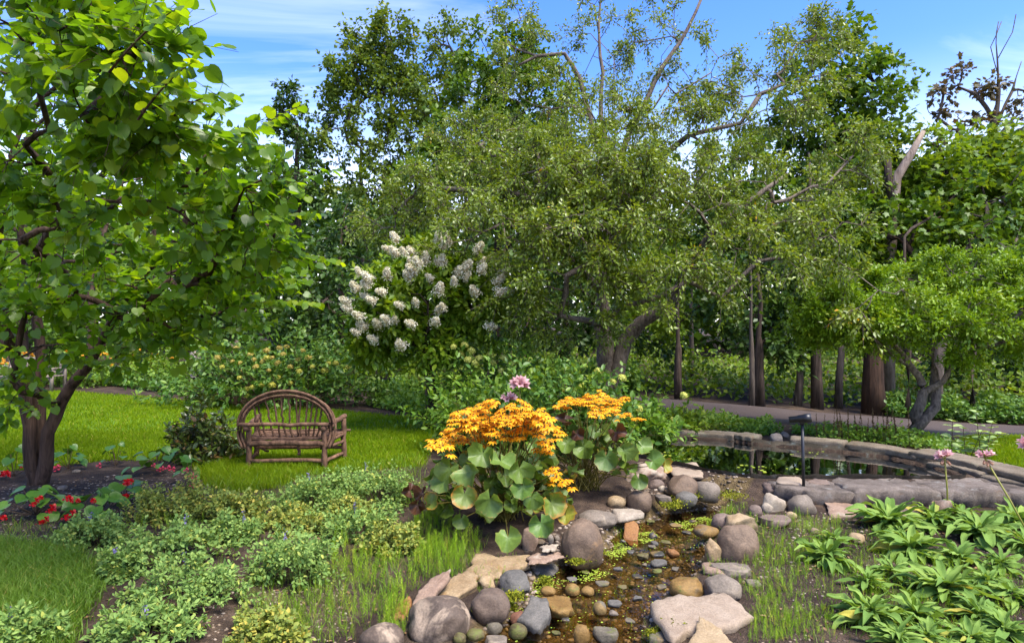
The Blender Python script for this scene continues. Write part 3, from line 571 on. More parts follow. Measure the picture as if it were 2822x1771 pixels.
wtree(2680, 1150, 24, 'tree with lime green crown at the wood edge past the shrub', [B(2800,480,120,110,18),B(2850,600,140,130,17),B(2740,440,90,80,19),B(2880,420,120,120,18)], 'l_lime', 'bark_w', seed=220, top=5.5, size=.15, leaf=MAPLE, nl=8)
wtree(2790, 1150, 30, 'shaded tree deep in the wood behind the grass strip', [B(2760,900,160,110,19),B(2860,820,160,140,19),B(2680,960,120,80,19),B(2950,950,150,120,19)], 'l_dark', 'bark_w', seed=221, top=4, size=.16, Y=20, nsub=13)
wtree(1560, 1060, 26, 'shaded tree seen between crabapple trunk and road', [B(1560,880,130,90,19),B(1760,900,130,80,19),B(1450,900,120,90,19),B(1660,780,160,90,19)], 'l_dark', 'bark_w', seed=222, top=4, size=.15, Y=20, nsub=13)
wtree(1905, 1075, 14, 'pale distant trunk glimpsed through the undergrowth', [B(1930,740,160,100,23),B(1760,700,150,100,23)], 'l_maple', 'bark_g', seed=223, top=5, size=.17, Y=22)
wtree(2640, 1090, 20, 'pale leaning trunk far inside the wood', [B(2600,820,150,80,22),B(2520,880,130,60,22)], 'l_lime', 'bark_g', seed=224, top=4, size=.16, Y=22, lean=.4)
wtree(2610, 1128, 26, 'full bright green maple filling the wood edge above the pruned shrub', [B(2480,540,110,80,17),B(2590,510,110,90,17),B(2690,500,110,90,17.5),B(2790,560,120,100,17),B(2540,640,130,80,16.5),B(2660,630,130,90,16.5),B(2790,680,130,90,16),B(2450,650,110,80,17),B(2740,420,80,70,18),B(2860,480,110,110,17),B(2440,740,120,60,16),B(2600,720,140,60,16)], 'l_lime', 'bark_w', seed=225, top=5, size=.14, leaf=MAPLE, nl=9, nsub=17)
# bare topped tree with bronze leaves, and the broken snag
b = P3(2700, 1060, 24); b[2] = float(hb(b[0], b[1]))-.05
stem = [tuple(P3(2695,700,24)), tuple(P3(2705,470,24)), tuple(P3(2735,370,24)), tuple(P3(2752,250,24)), tuple(P3(2745,120,24)), tuple(P3(2752,60,24))]
tree('bare_topped_tree', 'half bare tree with bronze leaf clumps against the open sky', 'tree', b,
     [stem, [tuple(P3(2735,370,24)), tuple(P3(2790,250,24)), tuple(P3(2815,170,24))], [tuple(P3(2715,440,24)), tuple(P3(2790,330,24)), tuple(P3(2850,280,24))], [tuple(P3(2745,330,24)), tuple(P3(2690,260,24)), tuple(P3(2640,240,24))],
      [tuple(P3(2750,180,24)), tuple(P3(2790,90,24)), tuple(P3(2800,40,24))], [tuple(P3(2748,200,24)), tuple(P3(2730,130,24)), tuple(P3(2760,60,24.2))]],
     [B(2650,210,35,22,24),B(2600,260,40,22,24),B(2690,250,40,25,24),B(2760,230,30,20,24),B(2790,320,50,25,24),B(2700,330,40,22,24),B(2560,310,40,22,24.3),B(2640,370,50,25,24),B(2820,250,30,30,24),B(2810,370,40,25,24)],
     .26, MAPLE, M['l_bronze'], M['bark_g'], 230, nsub=4, ntw=4, nl=5, size=.18, twig=.4, spread=.14, step=.5, e=1.4, rmin=.015, cap=.05, group='trees of the wood')
a0, a1 = P3(2470,490,16.6), P3(2545,362,16.6); b = a0.copy(); b[2] = 0; b[0] -= .2
r = rg(231); pts = [b, P3(2452,700,16.6), P3(2462,560,16.6), a0, (a0+a1)/2+[.05, 0, .05], a1]; sn = thing('broken_snag', 'broken grey dead trunk with a splintered end above the maples', 'dead tree', b)
mb = MB(); V, f = tube(pts, [.15, .14, .13, .115, .1, .055], 9, jit=.06, r=r); mb.add(V, f)
mb.build('trunk', barkmat('dead_wood', (.12, .085, .065), (.34, .27, .22), 9, .25, 1), sn, True)
for k in range(4):
    mb = MB(); q = a1-(a1-a0)*.04*k; mb.add(*tube([q, q+nrm((a1-a0)[None])[0]*r.uniform(.1, .2)+r.normal(size=3)*.025], [.025, .004], 5)); mb.build('splinter', M['bark_w'], sn)
mb = MB(); mb.add(*tube([P3(2462,560,16.6), P3(2448,500,16.6), P3(2446,440,16.6)], [.12, .1, .085], 8)); mb.build('stub', M['bark_w'], sn)

# --- crabapple
bx = P3(1700, 1150, 12.6); bx[2] = -.08; Yc = 12.6
cs = [[tuple(P3(1668,1040,Yc)), tuple(P3(1658,900,Yc)), tuple(P3(1662,760,Yc)), tuple(P3(1690,560,Yc+.2))],
      [tuple(P3(1715,1060,Yc)), tuple(P3(1722,940,Yc)), tuple(P3(1765,888,Yc-.2)), tuple(P3(1850,842,Yc-.5)), tuple(P3(1885,765,Yc-.8))],
      [tuple(P3(1690,560,12.8)), tuple(P3(1740,350,13)), tuple(P3(1785,270,13.2)), tuple(P3(1850,150,13.4)), tuple(P3(1895,80,13.5)), tuple(P3(1940,-20,13.5))],
      [tuple(P3(1690,560,12.8)), tuple(P3(1640,380,13)), tuple(P3(1600,225,13)), tuple(P3(1555,148,13)), tuple(P3(1480,155,13)), tuple(P3(1430,180,13))],
      [tuple(P3(1660,430,13)), tuple(P3(1662,200,13.2)), tuple(P3(1650,60,13.3)), tuple(P3(1655,-40,13.4))],
      [tuple(P3(1700,520,12.8)), tuple(P3(1830,430,12.3)), tuple(P3(1900,372,12)), tuple(P3(2040,340,11.8))],
      [tuple(P3(1885,765,11.8)), tuple(P3(1960,640,11.2)), tuple(P3(2060,560,11)), tuple(P3(2170,480,11))],
      [tuple(P3(1660,800,12.5)), tuple(P3(1560,700,11.5)), tuple(P3(1480,640,11))]]
cb_ = [B(1090,590,120,80,12),B(1230,520,140,100,11.5),B(1330,640,170,100,10.5),B(1290,400,110,110,13),B(1480,560,160,120,11),B(1430,420,140,110,12),B(1520,300,150,120,13,dens=.7),
       B(1650,120,190,150,13.5,dens=.55),B(1400,120,100,110,13.5,dens=.6),B(1850,100,140,130,13.5,dens=.5),B(1700,420,170,120,11.5),B(1700,620,190,120,10.3),B(1900,560,180,130,10.8),B(1930,390,160,110,12),
       B(2120,250,190,120,12,dens=1.1),B(2240,110,110,90,12.5,dens=.8),B(2130,560,180,120,11),B(2090,720,180,90,10,dens=.7),B(2290,650,150,80,9.8,dens=.5),B(2420,800,110,80,9.3,dens=.25),B(1560,760,180,90,10.2,dens=.8),B(1420,820,120,70,10.5,dens=.35),
       B(1870,790,150,80,10,dens=.55),B(2350,430,90,90,11.5,dens=.7),B(1960,200,110,110,13,dens=.5),B(1600,880,110,60,10.6,dens=.35),B(1480,470,130,90,10.8),B(1650,500,150,90,10.4),B(1600,650,150,90,9.9,dens=.8),B(1760,520,130,100,10.4),B(1640,330,120,90,12,dens=.7),B(1800,300,120,120,13,dens=.5)]
tree('crabapple_tree', 'spreading old crabapple with drooping twigs and yellowing leaves on two trunks', 'tree', bx, cs, cb_, .25, LEAF2, M['l_crab'], M['bark_c'], 240,
     nsub=23, ntw=7, nl=28, size=.066, twig=.42, spread=.1, droop=.5, upb=.7, sag=.35, step=.3, e=1.5, rmin=.007, cap=.05, stem_r=[(.2, .075), (.16, .09), (.075, .03), (.07, .025), (.05, .018), (.08, .03), (.09, .03), (.08, .03)], tw_tubes=True, bias=.3, jit=.2)

# --- redbud at the left
rb = G(105, 1332); rb[2] -= .06; Yr = rb[1]
rs = [[tuple(P3(104,1240,Yr)), tuple(P3(108,1130,Yr)), tuple(P3(110,1020,Yr)), tuple(P3(105,900,Yr)), tuple(P3(75,740,Yr-.1)), tuple(P3(48,560,Yr-.3)), tuple(P3(30,430,Yr-.5))],
      [tuple(P3(105,1332,Yr)), tuple(P3(86,1280,Yr-.06)), tuple(P3(82,1180,Yr-.08)), tuple(P3(68,1060,Yr-.15)), tuple(P3(32,960,Yr-.3)), tuple(P3(12,860,Yr-.5)), tuple(P3(-15,700,Yr-.9)), tuple(P3(10,560,Yr-1.4))],
      [tuple(P3(105,1332,Yr)), tuple(P3(128,1280,Yr-.06)), tuple(P3(132,1190,Yr-.08)), tuple(P3(168,1110,Yr-.1)), tuple(P3(240,1010,Yr-.2)), tuple(P3(300,900,Yr-.3)), tuple(P3(390,760,Yr-.6)), tuple(P3(500,640,Yr-.9))],
      [tuple(P3(240,1010,Yr-.2)), tuple(P3(255,900,Yr)), tuple(P3(250,760,Yr+.3)), tuple(P3(300,600,Yr+.6))],
      [tuple(P3(30,930,Yr-.3)), tuple(P3(-60,840,Yr-.2)), tuple(P3(-160,700,Yr))],
      [tuple(P3(75,740,Yr-.1)), tuple(P3(200,560,6.4)), tuple(P3(300,420,5.2)), tuple(P3(360,250,4.2))]]
rbb = [B(80,130,170,130,4.1),B(240,40,130,80,3.7),B(370,150,100,110,3.6),B(230,320,170,110,3.9),B(430,360,130,80,4.1),B(70,400,150,120,4.6),B(590,400,100,60,4.6,dens=.6),B(670,520,110,60,5,dens=.7),
       B(440,560,180,90,4.6),B(230,590,190,100,5),B(60,660,180,110,5.6),B(610,670,150,70,5.3),B(760,620,90,45,5.6,dens=.45),B(470,770,180,80,5.9,dens=1.3),B(700,760,120,55,5.9),B(240,820,180,60,6.3),B(70,860,140,60,6.4),B(410,880,160,45,6.4),B(610,860,110,40,6.4,dens=.8),B(150,950,140,30,6.2,dens=.5),
       B(150,480,180,140,8.6),B(400,660,200,120,9),B(340,480,180,120,8.6),B(110,250,200,150,7.2),B(290,180,170,130,6.4),B(-160,400,180,200,6),B(-120,700,160,150,7.5),B(330,960,120,40,7,dens=.5),B(60,1080,90,35,6.6,dens=.25),B(420,330,130,100,6),B(600,640,120,60,7,dens=.8),B(700,700,110,50,7,dens=.7),B(540,520,110,70,6.5,dens=.8),B(500,740,130,60,7.5),B(180,720,170,80,8.4)]
root, pos, fwd, up, sz, rn = tree('redbud_tree', 'multi stemmed redbud with big heart shaped leaves beside the lawn', 'tree', rb, rs, rbb, .15, HEART, M['l_red'], M['bark_r'], 250,
     cap=.03, stem_r=[(.085, .028), (.082, .025), (.08, .025), (.045, .02), (.05, .02), (.045, .012)], nsub=9, ntw=5, nl=7, size=.074, twig=.34, spread=.07, droop=.5, upb=1.1, sag=.15, step=.22, e=1.65, rmin=.0035, tw_tubes=True, bias=.35, ret=True, sz_j=.42, jit=.12)
SPR = [((640,430,5.0),(720,350,5),(838,288,5)),((690,560,5.2),(800,510,5.2),(928,468,5.2)),((640,720,5.4),(780,700,5.5),(940,722,5.6)),((620,850,6),(760,830,6),(880,838,6)),((600,640,5.2),(740,600,5.4),(872,588,5.4)),((480,320,3.8),(560,270,3.8),(640,262,3.8)),((300,200,3.2),(400,90,3.1),(492,22,3.1)),((380,330,3.4),(470,220,3.3),(540,170,3.3)),
       ((560,480,4.4),(680,420,4.5),(760,400,4.6)),((500,880,6.2),(640,905,6.2),(760,880,6.2)),((230,1000,6.8),(350,985,6.7),(520,960,6.6)),((420,300,3.6),(510,280,3.6),(590,300,3.7)),((580,560,4.9),(700,500,5),(850,545,5)),((640,790,5.8),(760,770,5.8),(850,775,5.8)),((100,1150,7.3),(60,1110,6.8),(10,1090,6.5)),((150,1130,7.4),(100,1060,6.6),(60,1020,6.2)),((300,850,6.4),(420,830,6.2),(560,800,6)),((450,420,4),(560,380,4),(690,350,4.3)),((200,700,5.6),(320,640,5.2),(450,600,4.8)),((540,930,6.4),(640,960,6.4),(740,940,6.4))]
r = rg(252); exP, exF, exU = [], [], []
for sp in SPR:
    q = np.array([P3(*a) for a in sp]); t = np.linspace(0, 1, 9)[:, None]; cv = (1-t)**2*q[0]+2*t*(1-t)*(2*q[1]-.5*q[0]-.5*q[2])+t*t*q[2]; m_ = MB(); m_.add(*tube(cv, np.linspace(.007, .002, 9), 5)); m_.build('limb', M['bark_r'], root, True)
    L = np.linalg.norm(np.diff(cv, axis=0), axis=1).sum(); n = int(L/.028); tt = np.linspace(.05, 1, n); cp = np.column_stack([np.interp(tt, t[:, 0], cv[:, k]) for k in range(3)]); d = nrm(np.gradient(cp, axis=0)); sd_ = nrm(np.cross(d, [0, 0, 1.]))*np.where(np.arange(n) % 2, 1, -1)[:, None]
    exP.append(cp+sd_*.015); exF.append(nrm(sd_*.8+d*.5+[0, 0, -.55]+r.normal(size=(n, 3))*.25)); exU.append(nrm(r.normal(size=(n, 3))*.3+sd_*.4+[0, -.25, .8]))
exP, exF, exU = map(np.concatenate, (exP, exF, exU)); m_ = len(exP); pos = np.concatenate([pos, exP]); fwd = np.concatenate([fwd, exF]); up = np.concatenate([up, exU]); sz = np.concatenate([sz, .075*r.uniform(.7, 1.15, m_)]); rn = np.concatenate([rn, .4+.59*r.random(m_)])
pr = np.column_stack([pos[:, 0]/pos[:, 1]*F+CX, CY-(pos[:, 2]-EYE)/pos[:, 1]*F]); vis = (pr[:, 0] > 0)&(pr[:, 0] < 2822)&(pr[:, 1] > 0)&(pr[:, 1] < 1771)&(pos[:, 1] > 2)
near_ok = pos[:, 1] > 1.9; app = np.where(vis, sz/pos[:, 1], 0); top = np.argsort(-app)[:300]; mask = near_ok.copy(); mask[top] = False
mb = MB(); scatter(mb, HEART, pos[mask], fwd[mask], up[mask], sz[mask], rn[mask]); tag(mb.build('foliage', M['l_red'], root), kind='stuff')
hv = []
for k in range(6):
    V = HEART[0].copy(); q = rg(260+k); V[:, 2] += .1*q.normal()*V[:, 0]+.15*q.normal()*V[:, 1]**2+.3*q.uniform(0, 1)*V[:, 0]**2; V[:, 0] *= q.uniform(.9, 1.08)
    m_ = MB(); m_.add(V, HEART[1]); hv.append(m_.mesh('leaf')); hv[-1].materials.append(M['l_red1'])
def place(name, me, parent, p, f_, u_, s):
    f_ = nrm(np.asarray(f_, float)); X = nrm(np.cross(f_, u_)); Z = np.cross(X, f_); o = bpy.data.objects.new(name, me); C.objects.link(o)
    if parent: o.parent = parent; p = np.asarray(p)-np.array(parent.location)
    R_ = Matrix(((X[0], f_[0], Z[0]), (X[1], f_[1], Z[1]), (X[2], f_[2], Z[2]))); o.rotation_euler = R_.to_euler(); o.location = [float(q) for q in p]; o.scale = (float(s),)*3; return o
for k, q in enumerate(top): place('leaf', hv[k % 6], root, pos[q], fwd[q], up[q], sz[q])

# --- pruned shrub tree at the right
sb = G(2522, 1212); sb[2] -= .05; Ys = sb[1]
ss_ = [[tuple(P3(2520,1150,Ys)), tuple(P3(2545,1080,Ys)), tuple(P3(2535,1040,Ys)), tuple(P3(2490,980,Ys-.1)), tuple(P3(2430,920,Ys-.2))],
       [tuple(P3(2545,1190,Ys)), tuple(P3(2578,1120,Ys)), tuple(P3(2582,1060,Ys+.1)), tuple(P3(2565,980,Ys+.1)), tuple(P3(2580,880,Ys+.1))],
       [tuple(P3(2560,1100,Ys)), tuple(P3(2600,1050,Ys)), tuple(P3(2630,1000,Ys)), tuple(P3(2700,900,Ys))], [tuple(P3(2500,1000,Ys)), tuple(P3(2440,960,Ys-.4)), tuple(P3(2370,900,Ys-.8))]]
sbb = [B(2290,850,90,60,Ys-.5,dens=1.5),B(2380,800,110,60,Ys,dens=1.4),B(2480,780,130,60,Ys+.2),B(2600,760,130,70,Ys),B(2720,770,130,70,Ys-.2),B(2820,780,120,90,Ys),B(2260,910,60,40,Ys-.2,dens=1.2),B(2380,890,110,40,Ys-.7,dens=1.4),B(2520,860,130,50,Ys-.9),B(2660,870,130,60,Ys-.9),
       B(2780,890,120,80,Ys-.6),B(2450,940,90,25,Ys-.3,dens=.5),B(2700,960,110,40,Ys-.4,dens=.7),B(2900,850,140,110,Ys),B(2580,820,150,60,Ys+1.2),B(2400,840,120,60,Ys+1.2),B(2750,840,140,70,Ys+1.2)]
tree('pruned_shrub', 'wide clipped shrub on twisted bare stems beside the pond', 'shrub', sb, ss_, sbb, .14, LEAF2, M['l_box'], M['bark_c'], 270, cap=.03, stem_r=[(.095, .03), (.085, .03), (.05, .02), (.03, .015)], nsub=21, ntw=9, nl=21, size=.06, twig=.24, spread=.06, droop=.15, upb=1.0, sag=.1, step=.2, e=1.7, rmin=.004, tw_tubes=False, shell=.6)

def ico(sub=3):
    import bmesh
    bm = bmesh.new(); bmesh.ops.create_icosphere(bm, subdivisions=sub, radius=1); V = np.array([v.co[:] for v in bm.verts]); f = np.array([[v.index for v in q.verts] for q in bm.faces]); bm.free(); return V, f
# --- flowering shrubs
def flowers_mesh(kind, seed):
    r = rg(seed); mb = MB()
    if kind == 'panicle': n = 340; y = r.random(n)**.8; rad = (.40*(1-y)**.55+.06)*r.uniform(.45, 1.15, n); th = r.uniform(0, 6.3, n); p = np.column_stack([rad*np.cos(th), y, rad*np.sin(th)]); o = p-np.column_stack([0*y, y*.9, 0*y])+r.normal(size=(n, 3))*.15; s = .1
    else: n = 170; o = nrm(r.normal(size=(n, 3))); o[:, 1] = np.abs(o[:, 1])*.9-.25; p = o*.5*r.uniform(.75, 1.1, (n, 1)); o = o+r.normal(size=(n, 3))*.3; s = .17
    T = (np.array([(-.5,0,0),(0,-.5,.05),(.5,0,0),(0,.5,.05)]), np.array([(0,1,2),(0,2,3)]))
    scatter(mb, T, p, nrm(np.cross(o, r.normal(size=(n, 3)))), nrm(o), s*r.uniform(.7, 1.2, n), r.random(n)); V_, f_ = ico(2); mb.add(V_*([.22, .43, .22] if kind == 'panicle' else [.33, .3, .33])+[0, .42 if kind == 'panicle' else .02, 0], f_, .05); return mb.mesh('flower_cluster')
M['f_white'] = leafmat('white_panicle', [(0, (.45, .36, .24)), (.2, (.66, .6, .45)), (.7, (.8, .77, .64)), (1, (.8, .79, .70))], .6, .3, (1, 1, .8), tone=(1, 1, .95))
M['f_lime'] = leafmat('lime_mophead', [(0, (.16, .17, .035)), (.5, (.30, .31, .08)), (1, (.44, .42, .16))], .6, .3, (1, 1, .7))
M['f_tan'] = leafmat('fading_mophead', [(0, (.17, .13, .045)), (.5, (.28, .25, .09)), (1, (.38, .36, .16))], .6, .3, (1, 1, .7))
M['f_pale'] = leafmat('pale_mophead', [(0, (.24, .28, .09)), (.5, (.38, .42, .16)), (1, (.52, .54, .28))], .6, .3, (1, 1, .7))
FM = {}
for k, m_ in (('panicle', 'f_white'), ('lime', 'f_lime'), ('tan', 'f_tan'), ('pale', 'f_pale')):
    FM[k] = []
    for q in range(3): me = flowers_mesh(k, 280+q); me.materials.append(M[m_]); FM[k].append(me)
hb0 = P3(1190, 1150, 11.2); hb0[2] = -.05; Yh = 11.2
hst = [[tuple(P3(1185,1000,Yh)), tuple(P3(1150,900,Yh)), tuple(P3(1110,800,Yh))], [tuple(P3(1190,1010,Yh)), tuple(P3(1220,900,Yh)), tuple(P3(1250,800,Yh))], [tuple(P3(1188,990,Yh)), tuple(P3(1180,860,Yh)), tuple(P3(1170,740,Yh))]]
hbl = [B(1170,730,100,70,Yh),B(1090,790,90,70,Yh-.2),B(1060,880,90,70,Yh-.3),B(1180,840,110,80,Yh-.5),B(1280,770,90,70,Yh),B(1310,850,80,70,Yh),B(1120,940,110,50,Yh-.2),B(1240,920,90,50,Yh),B(1030,930,60,50,Yh)]
hroot = tree('tree_hydrangea', 'tall hydrangea covered in creamy white flower cones', 'shrub', hb0, hst, hbl, .1, LEAF8, M['l_hyd2'], M['bark_w'], 290, nsub=14, ntw=7, nl=14, size=.12, twig=.3, spread=.08, droop=.3, step=.3, e=1.7, rmin=.008)
r = rg(291); PAN = [(1100,672),(1130,695),(1180,668),(1200,690),(1215,672),(1085,715),(1110,735),(1080,690),(1160,720),(1145,742),(1120,760),(1190,735),(1208,732),(1260,760),(1235,765),(1275,755),(1250,775),(1320,770),(1345,765),(1300,740),(1005,752),(1030,770),(1060,778),(1020,795),(1000,800),(1010,825),(975,835),(985,855),(1035,840),(1012,870),(1045,810),(1100,830),(1140,830),(1165,790),(1180,815),(1205,845),(1230,800),(1125,775),(1110,700),(1020,905),(1000,910),(1050,895),(1075,885),(1090,897),(1130,900),(1165,900),(1185,865),(1100,935),(1035,950),(1080,955),(1290,830),(1330,810),(1350,800),(1310,905),(1265,690)]
for k, (a, b) in enumerate(PAN):
    Y = Yh-.75-.3*math.cos((a-1150)/120)*math.cos((b-800)/120)+r.normal()*.08; d = nrm(np.array([(a-1170)/250+r.normal()*.3, -.5, .55+(850-b)/500+r.normal()*.2])); place('flower_cluster', FM['panicle'][k % 3], hroot, P3(a+8+(a-1100)*.12+r.normal()*8, b+r.normal()*8, Y), d, r.normal(size=3), r.uniform(.16, .24))
def mound(name, label, cat, base, rad, hgt, leaf, mat, seed, nst=60, ntw=3, nl=8, size=.06, spread=.03, stem_mat='twig', stemr=.004, droop=.1, upb=1, group=None, out=.75, crange=(0, 1), rough=.25, lowcut=.05, root=None, up0=0, twl=.35):
    r = rg(seed); base = np.asarray(base, float); root = root or thing(name, label, cat, base, group); S, E = [], []; mst = MB()
    for k in range(nst):
        th = r.uniform(0, 2*np.pi); q = r.random()**.55; el = math.acos(q) if False else (1-q)*1.35+lowcut; rr = 1+rough*r.normal()
        tip = base+np.array([rad[0]*math.cos(th)*math.cos(el), rad[1]*math.sin(th)*math.cos(el), hgt*math.sin(el)])*max(.35, rr); b0 = base+np.array([rad[0]*math.cos(th), rad[1]*math.sin(th), 0])*r.uniform(.05, .5)
        m_ = (b0+tip)/2+np.array([0, 0, .12*hgt]); 
        if stemr: mst.add(*tube([b0, m_, tip], [stemr, stemr*.8, stemr*.4], 3, cap=False))
        for j in range(ntw):
            t = r.uniform(out-.35, 1); s0 = m_+(tip-m_)*max(0, t*2-1) if t > .5 else b0+(m_-b0)*t*2; d = nrm(nrm(tip-b0)+r.normal(size=3)*.7); S.append(s0); E.append(s0+d*hgt*twl*r.uniform(.5, 1.2))
    S, E = np.array(S), np.array(E); pos, fwd, up = leaves_on(r, S, E, nl, spread, droop, upb); pos[:, 2] = np.maximum(pos[:, 2], hf(pos[:, 0], pos[:, 1])+.01); n = len(pos)
    if mst.n: mst.build('stems', M[stem_mat], root)
    mb = MB(); scatter(mb, leaf, pos, fwd, up, size*r.uniform(.6, 1.25, n), np.clip(crange[0]+(crange[1]-crange[0])*r.random(n), 0, .995)); tag(mb.build('foliage', M[mat], root), kind='stuff'); return root
def heads(root, kind, pts, Y, s, seed, tilt=.5):
    r = rg(seed)
    for k, (a, b) in enumerate(pts): place('flower_cluster', FM[kind][k % 3], root, P3(a, b, Y+r.normal()*.1), [r.normal()*.3, -tilt, 1], r.normal(size=3), s*r.uniform(.8, 1.2))
Ya = 14.4
h1 = mound('mophead_hydrangea', 'broad hydrangea bush dotted with fading yellow green mopheads behind the lawn', 'shrub', P3(765,1120,Ya)*[1, 1, 0], (2.25, .85), 1.32, LEAF8, 'l_hyd', 301, 230, 4, 9, .115, .05, stemr=.007, group='hydrangea bushes')
heads(h1, 'tan', [(620,970),(650,960),(690,975),(700,990),(735,965),(770,958),(600,985),(660,1000),(705,1010),(725,995),(750,985),(765,1000),(780,975),(800,1010),(670,1020),(640,995),(740,1020),(820,990),(790,955),(850,985),(835,965)], Ya-.7, .125, 302)
heads(h1, 'lime', [(612,1010),(660,1040),(750,1060),(800,1055),(765,1040),(895,1020),(825,1022),(860,1010),(905,1000),(680,1070),(695,1066),(720,1060),(680,1090),(735,985),(960,1010),(925,1000)], Ya-.85, .13, 303)
Yb = 9.2
h2 = mound('mophead_hydrangea', 'tangled green hydrangea bush with pale mopheads behind the orange flowers', 'shrub', P3(1500,1200,Yb)*[1, 1, 0], (1.1, .7), 1.1, LEAF8, 'l_hyd', 311, 170, 4, 9, .10, .05, stemr=.005, group='hydrangea bushes', rough=.2)
h2b = mound('mophead_hydrangea', 'light green hydrangea bush next to the lawn tip', 'shrub', P3(1345,1200,9.4)*[1, 1, 0], (.75, .6), .95, LEAF8, 'l_fresh', 312, 120, 4, 8, .09, .05, stemr=.005, group='hydrangea bushes', rough=.22)
h2c = mound('mophead_hydrangea', 'tall loose hydrangea with lime mopheads below the white flowering one', 'shrub', P3(1330,1130,11)*[1, 1, 0], (1.0, .7), 1.35, LEAF8, 'l_fresh', 313, 110, 4, 8, .10, .05, stemr=.005, group='hydrangea bushes', rough=.22)
heads(h2c, 'pale', [(1250,955),(1280,950),(1300,965),(1320,985),(1350,975),(1360,1000),(1290,990),(1390,985),(1270,975),(1410,1000),(1460,990),(1310,1000),(1380,1020)], 10.5, .12, 314)
h3 = mound('mophead_hydrangea', 'low hydrangea with round green mopheads in front of the crabapple trunk', 'shrub', P3(1700,1180,9.9)*[1, 1, 0], (.85, .6), .8, LEAF8, 'l_fresh', 315, 90, 4, 8, .10, .05, stemr=.005, group='hydrangea bushes')
heads(h3, 'pale', [(1715,1040),(1650,1022),(1605,1060),(1580,1075),(1560,1078),(1760,1125),(1885,1088),(1690,1050),(1600,1068)], 9.4, .11, 316)
h4 = mound('mophead_hydrangea', 'small bright green hydrangea with pale mopheads beside the pond coping', 'shrub', P3(1850,1180,10.6)*[1, 1, 0], (.7, .4), .42, LEAF8, 'l_lime', 317, 60, 4, 8, .09, .04, stemr=.004, group='hydrangea bushes')
heads(h4, 'pale', [(1856,1157),(1885,1090)], 10.2, .12, 318)
# low planting between road, lawn and pond
def patch(name, label, cat, poly, n, hgt, leaf, mat, seed, size, kind='stuff', wob=1.1):
    r = rg(seed); p = polysample(r, poly, n); w_ = (.35+.65*(.5+.5*np.sin(p[:, 0]*5.1*wob+2*np.sin(p[:, 1]*3)))*(.5+.5*np.sin(p[:, 1]*6.3*wob+p[:, 0]))); p[:, 2] += hgt*w_*r.random(n)**.7+.01
    mb = MB(); scatter(mb, leaf, p, nrm(r.normal(size=(n, 3))+[0, 0, .15]), nrm(r.normal(size=(n, 3))*.5+[0, -.15, 1]), size*r.uniform(.6, 1.3, n), np.clip(r.random(n)*.6+.4*w_, 0, .99)); return tag(mb.build(name, M[mat]), label, cat, kind=kind)
patch('ground_cover', 'low leafy ground cover between the road and the pond coping', 'ground cover', gp([(1740,1165),(1850,1148),(2050,1165),(2120,1175),(2160,1200),(2090,1205),(1990,1192),(1740,1188)]), 5000, .26, LEAFR, 'l_fresh', 330, .06)
patch('ground_cover', 'low leafy ground cover along the foot of the coping and shrub', 'ground cover', gp([(2180,1185),(2300,1190),(2450,1200),(2640,1225),(2680,1250),(2640,1262),(2500,1238),(2300,1212),(2190,1204)]), 5200, .2, LEAFR, 'l_fresh', 331, .055)
patch('ground_cover', 'bright low plants at the lawn tip in front of the road', 'ground cover', gp([(1030,1085),(1100,1082),(1240,1095),(1300,1120),(1230,1150),(1120,1140),(1030,1125)]), 9000, .55, LEAFR, 'l_fresh', 332, .085)
patch('ground_cover', 'shaded low plants along the far lawn edge behind the redbud', 'ground cover', gp([(-60,1058),(300,1062),(520,1092),(600,1108),(560,1085),(420,1050),(200,1040),(-60,1040)]), 11000, .5, LEAFR, 'l_hyd', 333, .12)
patch('ground_cover', 'green shrubs along the far road edge under the trees', 'ground cover', gp([(1440,1075),(1760,1094),(1760,1080),(1440,1062)]), 7000, 1.0, LEAFR, 'l_hyd', 334, .11)
patch('ground_cover', 'leafy weeds on the road verge past the pruned shrub', 'ground cover', gp([(2440,1148),(2822,1172),(2950,1175),(2950,1130),(2440,1125)]), 14000, .55, LEAFR, 'l_hyd', 335, .10)
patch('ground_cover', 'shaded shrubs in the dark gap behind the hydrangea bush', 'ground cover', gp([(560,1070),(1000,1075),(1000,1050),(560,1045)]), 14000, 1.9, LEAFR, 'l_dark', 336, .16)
# ------------------------------------------------------------------ stones
ICO3, ICO2, ICO4 = ico(4), ico(3), ico(4)
def lump(r, V, amp, freq):
    out = np.zeros(len(V))
    for k in range(5):
        d = nrm(r.normal(size=3)); out += amp/(1+.5*k)*np.sin(V@d*freq*(1+.6*k)+r.uniform(0, 6))
    return out
def rock(r, kind, fine=True):
    V, f = (ICO3 if fine else ICO2); V = V.copy()
    ncut, lo, hi = {'round': (6, .76, .96), 'angular': (13, .55, .85), 'flat': (6, .6, .9), 'rugged': (10, .6, .9)}[kind]
    pw = {'round': .92, 'angular': .8, 'flat': .62, 'rugged': .9}[kind]; V = np.sign(V)*np.abs(V)**pw
    for k in range(ncut):
        d = nrm(r.normal(size=3)); q = r.uniform(lo, hi); t = V@d; ov = np.maximum(0, t-q); V -= np.outer(ov*(.75 if kind == 'round' else .93), d)
    if kind == 'flat': V[:, 2] = np.clip(V[:, 2], -.9, .55)*1.2
    n = nrm(V); V += n*(lump(r, V, .03, 3)+lump(r, V, .02 if kind == 'round' else .03, 7)+(lump(r, V, .035, 15) if kind == 'rugged' else lump(r, V, .008, 17)))[:, None]
    return V/np.abs(V).max(0), f
